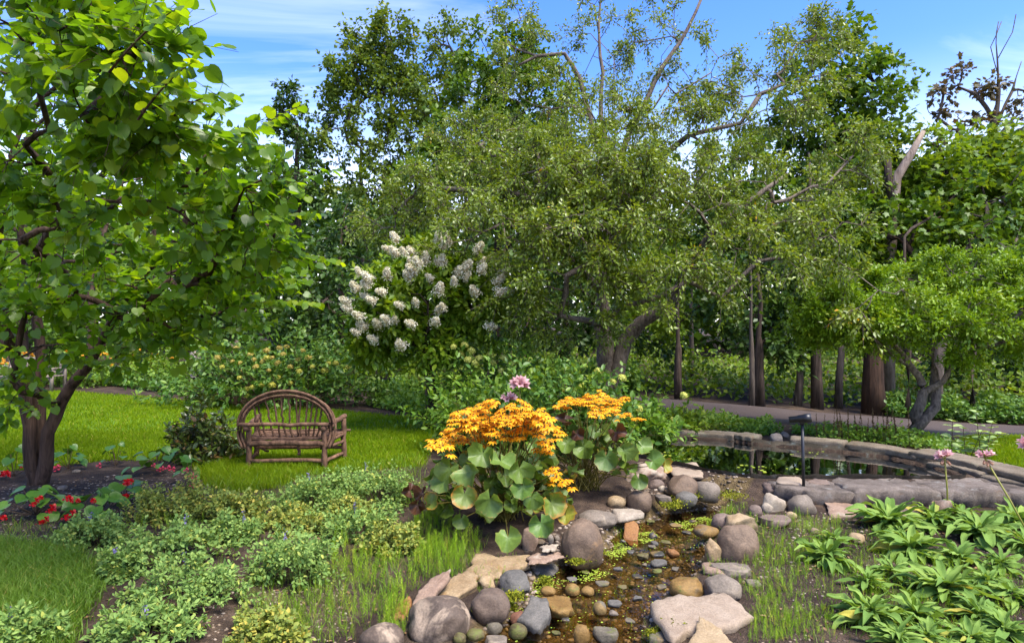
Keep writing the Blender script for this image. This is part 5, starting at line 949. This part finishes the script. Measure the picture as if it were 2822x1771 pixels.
def ligularia(label, base, rad, hgt, nleaf, hpx, Yr_, seed, extra=(), hw=.19):
    r = rg(seed); root = thing('leopard_plant', label, 'flowering plant', base, 'orange flowering leopard plants'); st = MB()
    def leaf(p, d, u, s, mi):
        c = [m for q, m in KL if q == mi]; o = place('leaf', c[int(r.integers(len(c)))], root, p, d, u, s); b0 = base+np.array([r.normal()*.09, r.normal()*.07, 0]); m_ = (b0+p)/2+[0, 0, .12*hgt]; st.add(*tube([b0, b0*.6+m_*.4+[0, 0, .04], m_, p], [.006, .0055, .005, .004], 4, cap=False))
    for k in range(nleaf):
        th = r.uniform(0, 2*np.pi) if k % 3 else r.uniform(np.pi*1.05, np.pi*1.95); el = .15+1.15*r.random()**1.1; q = .72+.32*r.random()
        p = base+np.array([rad[0]*math.cos(th)*math.cos(el*.85), rad[1]*math.sin(th)*math.cos(el*.85), hgt*(.12+.88*math.sin(el))])*q
        out = nrm(np.array([math.cos(th), math.sin(th), 0])); d = nrm(out*.8+r.normal(size=3)*.5+[0, 0, -.5+.3*el]); u = nrm(out*.7+np.array([0, 0, .75])+r.normal(size=3)*.42)
        leaf(p, d, u, r.uniform(.10, .19), 0 if r.random() < .62 else 1 if r.random() < .7 else 2)
    for (a, b, Y, s, mi, dx_, dz_) in extra: leaf(P3(a, b, Y), nrm(np.array([dx_, -.3, dz_])+r.normal(size=3)*.15), nrm(np.array([.35*r.normal(), -.8, .55+.2*r.normal()])), s*(.84 if mi < 3 else .66), mi)
    for k, (a, b) in enumerate(hpx):
        Y = Yr_+r.normal()*.17+(.25 if b < hpx[0][1]+25 else -.05); p = P3(a, b, Y); s = hw*r.uniform(.8, 1.2); j = int(r.integers(5)); h = place('flower_head', CR[j][0], root, p, [math.cos(k), math.sin(k), r.normal()*.08], np.array([r.normal()*.15, -.25, 1]), s)
        d = bpy.data.objects.new('disc_florets', DM[j]); C.objects.link(d); d.parent = h; d['kind'] = 'stuff'
        b0 = base+np.array([r.normal()*.1, r.normal()*.08, 0]); nk = p-[0, 0, .07]; st.add(*tube([b0, (b0+nk)/2+[0, 0, .05], nk], [.006, .005, .004], 4, cap=False))
        for t in range(4): st.add(*tube([nk, p+np.array([r.normal()*.04, r.normal()*.04, -.012])], [.0028, .002], 3, cap=False))
    tag(st.build('stalks', M['stalk'], root), kind='stuff'); return root
H1 = [(1347,1103),(1320,1120),(1305,1115),(1280,1130),(1340,1125),(1385,1122),(1410,1135),(1440,1106),(1465,1130),(1490,1140),(1500,1150),(1270,1148),(1300,1150),(1330,1150),(1360,1145),(1395,1155),(1425,1150),(1455,1155),(1290,1170),(1320,1172),(1365,1165),(1410,1178),(1435,1180),(1470,1175),(1510,1170),(1240,1180),(1218,1214),(1290,1198),(1320,1198),(1262,1200),(1405,1198),(1510,1208),(1530,1182),(1490,1235),(1515,1292),(1545,1318),(1345,1180),(1375,1185),(1230,1205),(1445,1135),(1310,1135),(1380,1140),(1420,1120)]
H2 = [(1560,1098),(1580,1090),(1620,1085),(1655,1083),(1605,1100),(1640,1100),(1670,1095),(1690,1100),(1700,1092),(1545,1115),(1650,1115),(1680,1115),(1665,1130),(1640,1130),(1710,1135),(1755,1150),(1695,1125),(1590,1105),(1630,1092)]
B1, B2 = G(1375, 1425), G(1610, 1345)
ligularia('big clump of round leaves under a crowd of orange flower heads', B1, (.74, .55), .70, 110, H1, 6.15, 730,
          [(1220,1325,5.9,.22,1,-.3,-.8),(1280,1360,5.75,.25,2,.1,-.9),(1350,1375,5.7,.27,1,.1,-1),(1300,1300,5.8,.26,1,0,-.6),(1465,1370,5.75,.2,0,0,-1),(1520,1385,5.8,.26,2,.4,-.7),(1400,1480,5.5,.24,1,0,-1),(1490,1440,5.6,.24,1,.4,-.8),(1560,1420,5.8,.2,2,.6,-.5),(1165,1360,6.0,.2,3,-.8,-.3),(1150,1390,5.95,.2,3,-.4,-.8),(1190,1385,5.9,.18,2,.3,.5),(1130,1350,6.1,.18,3,-.5,.3),(1430,1290,5.75,.25,0,.2,-.8),(1380,1270,5.8,.26,1,.2,-.7),(1330,1250,5.85,.26,0,-.2,-.7),(1240,1290,5.9,.25,0,-.5,-.7),(1270,1430,5.8,.16,0,0,-.9),(1440,1340,5.7,.22,1,.2,-.9)])
ligularia('smaller clump of orange flowers on bare reddish stalks beside the pond', B2, (.58, .45), .78, 54, H2, 7.2, 731,
          [(1720,1240,7.0,.24,1,.5,-.7),(1770,1230,7.0,.22,1,.7,-.5),(1800,1270,6.9,.24,1,.8,-.4),(1760,1320,6.8,.2,0,.2,-1),(1700,1190,7.0,.26,3,.7,-.6),(1590,1195,6.9,.2,3,.1,-.8),(1670,1260,6.9,.27,1,0,-1),(1555,1155,7.0,.22,3,-.4,.3),(1830,1280,6.9,.18,2,.5,-.7),(1560,1220,6.9,.22,0,-.2,-.8),(1610,1230,6.85,.24,0,.1,-.8)], .17)

# ------------------------------------------------------------------ grey green mounds, begonias, peony
M['l_cat'] = leafmat('grey_green_leaf', [(0, (.07, .14, .055)), (.5, (.11, .19, .075)), (.9, (.16, .245, .105)), (1, (.25, .28, .09))], .65, .3, spec=.2)
M['l_caty'] = leafmat('yellowing_leaf', [(0, (.085, .13, .04)), (.45, (.13, .18, .055)), (.85, (.20, .225, .065)), (1, (.34, .29, .09))], .6, .3)
M['l_peony'] = leafmat('dark_bronze_leaf', [(0, (.022, .032, .014)), (.5, (.035, .06, .02)), (.8, (.05, .085, .022)), (1, (.09, .045, .025))], .35, .25, spec=.5)
M['violet'] = leafmat('violet_floret', [(0, (.12, .09, .24)), (1, (.22, .19, .38))], .6, .2, tone=(1, 1, 1))
CM = [(470,1440,205,130,'l_caty','yellowing mound of small leaves beside the red begonias'),(640,1440,170,110,'l_caty','thin yellowing mound in front of the bench grass'),(255,1512,190,100,'l_cat','green leafy mound at the corner of the shaggy lawn'),(470,1570,290,140,'l_cat','grey green mound with a violet spike in the middle of the bed'),(500,1700,330,150,'l_cat','broad pale grey green mound beside bare soil'),
      (400,1800,310,130,'l_cat','grey green mound cut off by the bottom of the bed'),(800,1620,250,180,'l_cat','dense grey green mound next to the trampled hollow'),(870,1415,200,120,'l_cat','grey green mound in front of the bench legs'),(1030,1405,250,140,'l_cat','grey green mound between bench and orange flowers'),(980,1500,220,110,'l_cat','low grey green mound by the browned big leaves'),(1085,1530,150,100,'l_caty','yellow leaved mound beside the horsetail patch'),
      (80,1800,190,100,'l_cat','grey green mound on the edge of the shaggy lawn'),(740,1800,200,75,'l_caty','straggly yellowing mound on the bare soil'),(800,1470,190,80,'l_caty','sparse yellowing mound behind the dense grey green one'),(640,1500,150,80,'l_cat','small grey green mound at the bed centre'),(960,1440,140,80,'l_caty','small yellow green mound below the bench corner'),(330,1600,120,70,'l_cat','loose grey green tuft at the lawn edge')]
for k, (a, b, w_, h_, mt, lab) in enumerate(CM):
    c = G(a, b); Y = c[1]; rx = w_/2/F*Y; th = math.atan2(EYE, Y); rx *= .9; ry = rx*.8; hh = max(.15, (h_/F*Y-.55*ry*math.sin(th))/math.cos(th)*.72); c = c+[0, ry*.7, 0]; c[2] = float(hb(c[0], c[1])); c[0] = (a-CX)/F*c[1]
    A_ = rx*ry; ns = int(np.clip(560*A_, 60, 190)); ro = mound('leafy_mound', lab, 'plant', c, (rx*1.0, ry), hh, LEAF8 if k in (4, 5, 6, 11) else LEAFR, mt, 740+k, ns, 6, 10, .035, .025, stemr=.0022, rough=.2, lowcut=.02, twl=.42, group='leafy mounds of the bed')
    r = rg(790+k)
    if mt == 'l_cat':
        mb = MB()
        for q in range(1):
            p0 = c+np.array([r.uniform(-.6, .6)*rx, r.uniform(-.6, .6)*ry, hh*.9]); n = 26; t = r.random(n); p = p0+np.column_stack([r.normal(size=n)*.006, r.normal(size=n)*.006, t*.1]); scatter(mb, LEAFR, p, nrm(r.normal(size=(n, 3))), nrm(r.normal(size=(n, 3))), .016, r.random(n))
        tag(mb.build('flower_spikes', M['violet'], ro), kind='stuff')
pe = G(570, 1268); mound('bronze_leaved_shrub', 'dark bronze leaved shrub right beside the bent wood bench', 'shrub', pe, (.40, .32), .66, LEAF8, 'l_peony', 760, 70, 4, 8, .085, .03, stemr=.004, rough=.2)
M['l_beg'] = leafmat('begonia_leaf', [(0, (.03, .085, .022)), (.6, (.055, .135, .028)), (1, (.09, .18, .035))], .3, .25, src='obj', spec=.3, nscale=25); M['f_red'] = leafmat('red_begonia_petal', [(0, (.55, .006, .01)), (.6, (.72, .012, .018)), (1, (.75, .06, .09))], .45, .3, (1.1, .6, .6), tone=(1, 1, 1)); M['f_pinkred'] = leafmat('pink_begonia_petal', [(0, (.6, .03, .07)), (1, (.75, .12, .18))], .45, .3, (1.1, .6, .6), tone=(1, 1, 1))
bl = []
for k in range(4):
    V = HEART[0].copy(); q = rg(770+k); V[:, 0] *= 1.0+.1*k; V[:, 2] += .2*V[:, 0]**2-.25*V[:, 1]**2*q.random(); m_ = MB(); m_.add(V, HEART[1]); me = m_.mesh('leaf'); me.materials.append(M['l_beg']); bl.append(me)
def petals(seed, mat):
    r = rg(seed); mb = MB(); n = 16; p = r.normal(size=(n, 3))*[.28, .28, .22]; scatter(mb, LEAF8, p, nrm(r.normal(size=(n, 3))), nrm(r.normal(size=(n, 3))), .6, r.random(n), 1.9); me = mb.mesh('flower'); me.materials.append(M[mat]); return me
RF = [petals(775+k, 'f_red') for k in range(3)]; PF = [petals(778, 'f_pinkred')]
def begonia(a, b, w_, n, fl, lab, seed, fm=RF, s=.14):
    r = rg(seed); c = G(a, b); Y = c[1]; rx = w_/2/F*Y; root = thing('begonia', lab, 'flowering plant', c, 'begonias under the redbud'); st = MB()
    for k in range(n):
        th = k*2.4+r.normal()*.3; q = math.sqrt((k+.5)/n); p = c+np.array([rx*q*math.cos(th), rx*.75*q*math.sin(th)+rx*.4, .08+.2*(1-q*q)+r.normal()*.02]); out = np.array([math.cos(th), math.sin(th), 0]); place('leaf', bl[k % 4], root, p, nrm(out+[0, -.3, -.35]+r.normal(size=3)*.25), nrm(out*.35+[0, -.25, .9]+r.normal(size=3)*.2), s*r.uniform(.7, 1.15)); st.add(*tube([c+[0, rx*.4, 0], p], [.004, .003], 4, cap=False))
    st.build('stems', M['twig'], root)
    for k, (x_, y_) in enumerate(fl): place('flower', fm[k % len(fm)], root, P3(x_, y_, Y-.12), [0, 0, 1], [0, 1, 0], r.uniform(.035, .055))
begonia(75, 1430, 170, 20, [(103,1375),(95,1385),(110,1370),(148,1395),(140,1403),(8,1425),(130,1427),(118,1436)], 'large leaved begonia with red flowers beside the shaggy lawn', 780)
begonia(250, 1440, 130, 15, [(197,1375),(190,1368),(255,1378),(203,1410),(187,1420),(213,1378)], 'begonia with scattered red flowers on the mulch next to the yellowing mound', 781)
begonia(330, 1400, 110, 12, [(350,1325),(360,1322),(345,1330),(343,1368),(348,1363),(338,1375)], 'begonia with a red cluster behind the yellowing mound', 782, s=.12)
begonia(420, 1305, 170, 16, [(448,1288),(465,1287),(478,1290),(425,1280),(440,1292)], 'begonia row with pinkish flowers at the lawn edge', 783, PF, s=.13)
begonia(515, 1335, 60, 6, [(515,1293),(530,1308),(537,1313),(532,1335),(535,1345)], 'small pink flowered begonia near the bench grass', 784, PF, s=.09)
begonia(25, 1315, 90, 9, [(10,1302),(20,1298),(5,1307),(25,1305),(73,1280)], 'red begonia between redbud trunk and lawn', 785, s=.11)
begonia(175, 1295, 90, 9, [(150,1290),(160,1285)], 'begonia with hardly any flowers behind the redbud trunk', 786, PF, s=.11)
begonia(310, 1285, 80, 8, [(275,1280)], 'low begonia with a single bud at the lawn edge', 787, PF, s=.10)

# ------------------------------------------------------------------ rosettes with long leaves
M['l_ros'] = leafmat('rosette_leaf', [(0, (.075, .15, .05)), (.55, (.11, .195, .065)), (.95, (.15, .24, .085)), (1, (.28, .26, .08))], .7, .3, spec=.2, src='obj', nscale=40)
rl = []
for k in range(5):
    q = rg(800+k); ny = 7; V, A = [], []
    for j in range(ny):
        t = j/(ny-1); wd = .125*math.sin(math.pi*min(1, t*.86+.09))**.75*(1 if t < 1 else .1); z0 = .22*t-.42*t*t*(1+.3*q.normal()); e_ = .02*q.normal()
        V += [(-wd, t-.03*wd, z0+.045+e_), (-wd*.5, t, z0+.03+.012*q.normal()), (0, t, z0), (wd*.5, t, z0+.03+.012*q.normal()), (wd, t-.03*wd, z0+.045-e_)]
    f = [(j*5+i, j*5+i+1, j*5+i+6, j*5+i+5) for j in range(ny-1) for i in range(4)]; m_ = MB(); m_.add(np.array(V), np.array(f)); me = m_.mesh('leaf', smooth=True); me.materials.append(M['l_ros']); rl.append(me)
RO = [(2280,1575,200,34,'rosette plant alone on the soil by the stream bank'),(2300,1515,110,16,'small rosette behind the lone one on the soil'),(2450,1480,230,36,'rosette plant touching the flat stones under the pond slab'),(2570,1470,200,32,'rosette plant around the pinkish peaked rock'),(2510,1560,250,40,'wide rosette plant in the middle of the right bed'),(2700,1510,260,40,'tall leaved rosette plant at the foot of the pink lily'),(2800,1470,180,26,'rosette plant behind the tall leaved one by the slab'),
      (2610,1680,300,46,'large dark green rosette over bare soil'),(2400,1750,280,44,'large rosette with broad leaves in front of the lone one'),(2790,1680,170,26,'rosette plant on the soil past the large dark green one'),(2770,1790,220,34,'rosette plant in front of the soil gap'),(2560,1800,160,24,'rosette hidden among horsetail in front of the large dark one'),(2760,1590,160,22,'rosette between the tall leaved one and bare soil'),(2390,1640,150,20,'half grown rosette between the lone and the broad leaved ones'),(2700,1740,190,26,'loose rosette at the edge of the soil gap'),(2480,1500,120,16,'small rosette squeezed in behind the wide one'),(2640,1580,190,26,'rosette filling the gap behind the large dark green one'),(2460,1610,150,20,'rosette under the wide one toward the stream'),(2720,1640,170,22,'low rosette beside the tall leaved one on the soil side'),(2520,1735,190,26,'rosette merging with the broad leaved one'),
      (2650,1455,150,20,'rosette right under the peaked pinkish rock'),(2830,1540,170,22,'rosette leaning in past the slanted lily stem'),(2480,1810,190,26,'rosette tips rising in front of the broad leaved one'),(2680,1810,190,26,'rosette tips rising in front of the loose one')]
for k, (a, b, w_, n, lab) in enumerate(RO):
    r = rg(810+k); c = G(a, b-w_*.12); rx = w_/2/F*c[1]*1.04*r.uniform(.85, 1.1); root = thing('rosette_plant', lab, 'plant', c-[0, 0, .01], 'rosette plants of the right bed')
    n = int(n*1.9)
    for j in range(n):
        th = j*2.4+r.normal()*.5; t = (j+.5)/n; el = .62-.7*t+r.normal()*.25; d = np.array([math.cos(th)*math.cos(el), math.sin(th)*math.cos(el), math.sin(el)]); p = c+np.array([math.cos(th), math.sin(th), 0])*.03*t+[0, 0, .03+.05*(1-t)]
        place('leaf', rl[j % 5], root, p, d, nrm(np.array([-math.cos(th)*math.sin(el), -math.sin(th)*math.sin(el), math.cos(el)])+r.normal(size=3)*.38), rx*(.55+.42*t)*r.uniform(.5, 1.2))

# ------------------------------------------------------------------ horsetail and weeds
M['horse'] = leafmat('horsetail', [(0, (.10, .20, .012)), (.5, (.155, .285, .018)), (.9, (.21, .33, .03)), (1, (.32, .33, .09))], .5, .4)
def horsetail(seed):
    r = rg(seed); V, f = [], []; 
    def needle(a, b, w_):
        d = nrm(b-a); s = nrm(np.cross(d, [.3, 1, .2]))*w_; k = len(V); V.extend([a-s, a+s, b]); f.append((k, k+1, k+2))
    lean = r.normal(size=2)*.12; st = lambda t: np.array([lean[0]*t*t, lean[1]*t*t, t]); needle(st(0), st(1), .012)
    for j in range(7):
        t = .22+.1*j; L = .30*(1-t*.75)
        for q in range(4): a = r.uniform(0, 6.3); needle(st(t), st(t)+np.array([math.cos(a)*L*.7, math.sin(a)*L*.7, L*.75]), .007)
    return np.array(V), np.array(f)
HT = [horsetail(820+k) for k in range(5)]; mb = MB(); r = rg(825)
def weeds(poly, n, s0, s1, sub=.6):
    for k in range(5):
        p = polysample(r, gp(poly), n//5); w_ = np.sin(p[:, 0]*6+1.5*np.sin(p[:, 1]*5))*np.sin(p[:, 1]*7)+r.normal(size=len(p))*.6; p = p[w_ > -sub]; m = len(p); th = r.uniform(0, 6.3, m); scatter(mb, (HT[k][0][:, [0, 2, 1]]*[1, 1, -1], HT[k][1]), p-[0, 0, .01], nrm(np.column_stack([r.normal(size=(m, 2))*.12, np.ones(m)])), np.column_stack([np.cos(th), np.sin(th), 0*th]), r.uniform(s0, s1, m), r.random(m))
weeds([(1140,1440),(1200,1400),(1330,1500),(1310,1560),(1240,1600),(1140,1590)], 640, .06, .24, .4)
weeds([(920,1480),(1080,1540),(1160,1600),(1120,1640),(1100,1730),(980,1771),(900,1771),(900,1600)], 560, .05, .22, .3)
weeds([(660,1600),(900,1600),(950,1771),(640,1771)], 420, .06, .15, .2); weeds([(1080,1640),(1130,1680),(1110,1771),(1040,1771)], 150, .08, .16, 1)
weeds([(2060,1440),(2180,1420),(2330,1440),(2300,1500),(2240,1540),(2200,1640),(2110,1700),(2060,1640),(2090,1560)], 1000, .05, .14, .6)
weeds([(2090,1640),(2200,1640),(2320,1700),(2300,1771),(2060,1771)], 520, .05, .13, .3); weeds([(2350,1560),(2600,1540),(2780,1560),(2822,1771),(2330,1771)], 620, .07, .15, .3); weeds([(2200,1480),(2480,1480),(2480,1640),(2240,1640)], 420, .05, .12, .1)
weeds([(1960,1500),(2060,1470),(2110,1540),(2060,1640),(1980,1660),(1930,1590)], 260, .05, .12, .4); weeds([(1840,1420),(1990,1400),(2060,1400),(1990,1440),(1900,1460)], 160, .06, .15, .3); weeds([(1690,1430),(1800,1410),(1860,1440),(1760,1470),(1690,1490)], 200, .05, .12, .3)
weeds([(1290,1590),(1400,1530),(1470,1580),(1400,1650),(1320,1640)], 180, .05, .12, .2); weeds([(1480,1600),(1700,1570),(1720,1720),(1560,1771),(1480,1700)], 190, .05, .14, -.1); weeds([(2600,1420),(2822,1410),(2822,1460),(2620,1470)], 160, .06, .12, .5); weeds([(560,1400),(720,1380),(760,1560),(600,1560)], 160, .06, .13, 0)
weeds([(1700,1460),(1800,1600),(1800,1771),(1700,1771)], 60, .06, .16, 0); weeds([(330,1400),(560,1420),(560,1480),(330,1470)], 120, .1, .18, 0)
weeds([(2822,1440),(3150,1440),(3300,1771),(2822,1771)], 700, .06, .15, .3); tag(mb.build('horsetail', M['horse']), 'feathery bright green horsetail between stones and mounds', 'horsetail', kind='stuff')
mb = MB()
for poly, n, h_ in (([(1140,1440),(1330,1480),(1300,1600),(1100,1640),(920,1771),(640,1771),(900,1560)], 2400, .08), ([(2060,1440),(2400,1440),(2480,1500),(2822,1560),(2822,1771),(2060,1771),(2090,1600)], 3800, .05), ([(0,1430),(300,1470),(330,1560),(262,1600),(215,1535),(0,1505)], 700, .06), ([(560,1340),(900,1300),(1150,1260),(1180,1400),(800,1440),(600,1440)], 3000, .12), ([(1690,1430),(2060,1385),(2090,1440),(1900,1500),(1700,1480)], 900, .06), ([(2822,1440),(3200,1430),(3400,1771),(2822,1771)], 3500, .06)):
    mb.add(*blades(r, gp(poly), n, h_, .002, .6))
tag(mb.build('weed_grass', M['grass2']), 'thin weedy grass blades over the bare soil of the beds', 'grass', kind='stuff')
# fallen bits: dry leaves and stalks lying on soil
mb = MB(); n = 900; p = np.concatenate([polysample(r, gp([(0,1340),(560,1290),(1150,1420),(1300,1771),(0,1771)]), 500), polysample(r, gp([(1950,1420),(2822,1440),(2822,1771),(2000,1771)]), 300), polysample(r, gp([(2100,1180),(2700,1230),(2600,1260),(2150,1215)]), 100)]); p[:, 2] += .012
M['dry'] = leafmat('dry_leaf', [(0, (.10, .05, .025)), (.5, (.2, .11, .05)), (1, (.34, .22, .11))], .8, .2, tone=(1, 1, 1)); scatter(mb, LEAF8, p, nrm(r.normal(size=(n, 3))*[1, 1, .25]), nrm(r.normal(size=(n, 3))*.3+[0, 0, 1]), r.uniform(.015, .045, n), r.random(n)); tag(mb.build('leaf_litter', M['dry']), 'dry brown leaf litter lying on the soil', 'leaf litter', kind='stuff')

# ------------------------------------------------------------------ lilies, milkweed, spent spires
M['lily'] = leafmat('pink_lily_petal', [(0, (.55, .30, .36)), (.6, (.68, .42, .48)), (1, (.75, .58, .58))], .5, .4, (1.05, .9, .9), tone=(1, .95, .85)); M['wilt'] = leafmat('wilted_petal', [(0, (.30, .14, .08)), (1, (.48, .30, .22))], .7, .3, tone=(1, 1, 1)); M['lstem'] = leafmat('lily_stem', [(0, (.12, .13, .035)), (1, (.16, .16, .05))], .5, .1)
def trumpet(seed, wilt=False):
    r = rg(seed); mb = MB()
    for k in range(6):
        th = k*math.pi/3+r.normal()*.1; V = []
        for j in range(6):
            t = j/5; rad = .05+.5*t**2.2 if not wilt else .05+.14*t; z = t*1.0-.35*max(0, t-.6) if not wilt else t; wd = (.05+.16*math.sin(math.pi*min(1, t*.85+.12)))*(1 if t < 1 else .15)
            c = np.array([rad*math.cos(th), z, rad*math.sin(th)]); s = np.array([-math.sin(th), 0, math.cos(th)])*wd; V += [c-s+r.normal(size=3)*.015, c+[0, -.0, 0], c+s+r.normal(size=3)*.015]
        mb.add(np.array(V), np.array([(j*3+i, j*3+i+1, j*3+i+4, j*3+i+3) for j in range(5) for i in range(2)]), r.random())
    me = mb.mesh('flower', smooth=True); me.materials.append(M['wilt' if wilt else 'lily']); return me
LF, LW = [trumpet(830+k) for k in range(3)], [trumpet(835, True)]
def lily(label, base, top, fl, seed, s=.085, wl=()):
    r = rg(seed); root = thing('pink_lily', label, 'flower', base); top = np.asarray(top); mb = MB(); mb.add(*tube([base, (base+top)/2+[.01, 0, 0], top], [.009, .008, .0075], 8)); mb.build('stem', M['lstem'], root, True)
    for k, d in enumerate(list(fl)+list(wl)):
        d = nrm(np.array(d, float)); w_ = k >= len(fl); q = top+d*.03; mb = MB(); mb.add(*tube([top-[0, 0, .01], q], [.004, .004], 5)); mb.build('pedicel', M['lstem'], root); place('flower', (LW if w_ else LF)[k % (1 if w_ else 3)], root, q, d, r.normal(size=3), s*(.75 if w_ else 1)*r.uniform(.9, 1.1))
b1 = G(2612, 1432); t1 = P3(2603, 1262, b1[1]); lily('pink lily with trumpet flowers on a tall bare stem before the slab', b1, t1, [(-1,-.2,.35),(-.5,-.5,.7),(.2,-.6,.8),(.6,.4,.6),(-.3,.7,.5)], 840, .074, [(-.6,-.4,-.5),(.3,-.5,-.6),(-.1,.2,-.8)])
b2 = G(2850, 1500); t2 = P3(2715, 1262, b2[1]+.3); lily('pink lily head leaning in on a slanted stem from outside', b2, t2, [(-.8,-.3,.5),(-.2,-.6,.8),(.5,-.4,.7),(-.5,.5,.6)], 841, .072, [(-.5,-.5,-.5),(.4,-.5,-.5),(0,-.5,-.8)])
b3 = G(2960, 1480); t3 = P3(2840, 1228, b3[1]+.1); lily('third pink lily head showing only one trumpet at the frame', b3, t3, [(-1,-.2,.2),(-.6,.4,.6),(.5,-.4,.6)], 842, .088)
b4 = P3(1450, 1210, 8.0); b4[2] = float(hb(b4[0], b4[1])); lily('pale pink lily standing tall behind the orange flowers', b4, P3(1430,1062,8.0), [(-.8,-.3,.6),(-.2,-.6,.9),(.6,-.5,.6),(.2,-.3,1),(.8,-.2,.1),(-.5,-.6,.1),(.1,-.8,.3)], 843, .115)
b5 = P3(1410, 1210, 8.1); b5[2] = float(hb(b5[0], b5[1])); lily('low pale pink lily beside the taller one behind the orange flowers', b5, P3(1402,1102,8.1), [(-.8,-.3,.5),(.2,-.6,.7),(.8,-.5,.4),(-.2,-.7,.2)], 844, .09)
M['l_milk'] = leafmat('pale_blue_green_leaf', [(0, (.13, .21, .13)), (.5, (.19, .28, .18)), (1, (.26, .35, .24))], .5, .3, src='obj'); ml = []
for k in range(3):
    V = LEAF8[0].copy()*[1.5, 1, 1]; V[:, 2] += -.15*V[:, 1]**2+.1*k*V[:, 0]; m_ = MB(); m_.add(V, LEAF8[1]); me = m_.mesh('leaf'); me.materials.append(M['l_milk']); ml.append(me)
r = rg(850); c = G(2680, 1272); mk = thing('milkweed', 'pale blue green broad leaved plant behind the right coping', 'plant', c); mb = MB()
for (a, b) in ((2625,1160),(2690,1135),(2735,1165),(2655,1180),(2705,1190),(2760,1195)):
    tip = P3(a, b, c[1]+r.normal()*.1); s0 = c+np.array([r.normal()*.08, r.normal()*.08, -.02]); mb.add(*tube([s0, (s0+tip)/2, tip], [.006, .005, .003], 5, cap=False))
    for j in range(6):
        q = s0+(tip-s0)*(.35+.13*j); th = j*1.57+r.normal()*.3
        for sg in (0, math.pi): place('leaf', ml[j % 3], mk, q, [math.cos(th+sg), math.sin(th+sg), .35], [r.normal()*.2, r.normal()*.2, 1], .15*r.uniform(.7, 1.1)*(1-.06*j))
mb.build('stems', M['twig'], mk)
M['spire'] = leafmat('brown_seed_spire', [(0, (.05, .028, .012)), (1, (.11, .07, .025))], .8, .2, tone=(1, 1, 1))
for k, (a, w_, n, lab) in enumerate([(2300,60,7,'brown seed spires behind the coping nearest the lamp post'),(2370,60,9,'thick group of brown seed spires between the coping stones and road'),(2450,60,9,'brown seed spires at the foot of the twisted shrub')]):
    r = rg(860+k); c = G(a, 1225); root = mound('spent_astilbe', lab, 'plant', c, (.3, .18), .28, LEAFR, 'l_fresh', 865+k, 26, 3, 6, .05, .03, group='spent seed spires')
    for j in range(n):
        s0 = c+np.array([r.normal()*.16, r.normal()*.08, 0]); tip = s0+np.array([r.normal()*.06, 0, r.uniform(.38, .62)]); mb = MB(); mb.add(*tube([s0, tip], [.004, .002], 4, cap=False)); m = 44; t = r.uniform(.45, 1, m); p = s0+(tip-s0)*t[:, None]; scatter(mb, LEAF2, p, nrm(r.normal(size=(m, 3))+[0, 0, .8]), nrm(r.normal(size=(m, 3))), .035*(1.3-t), r.random(m), 1.5); mb.build('seed_spire', M['spire'], root)
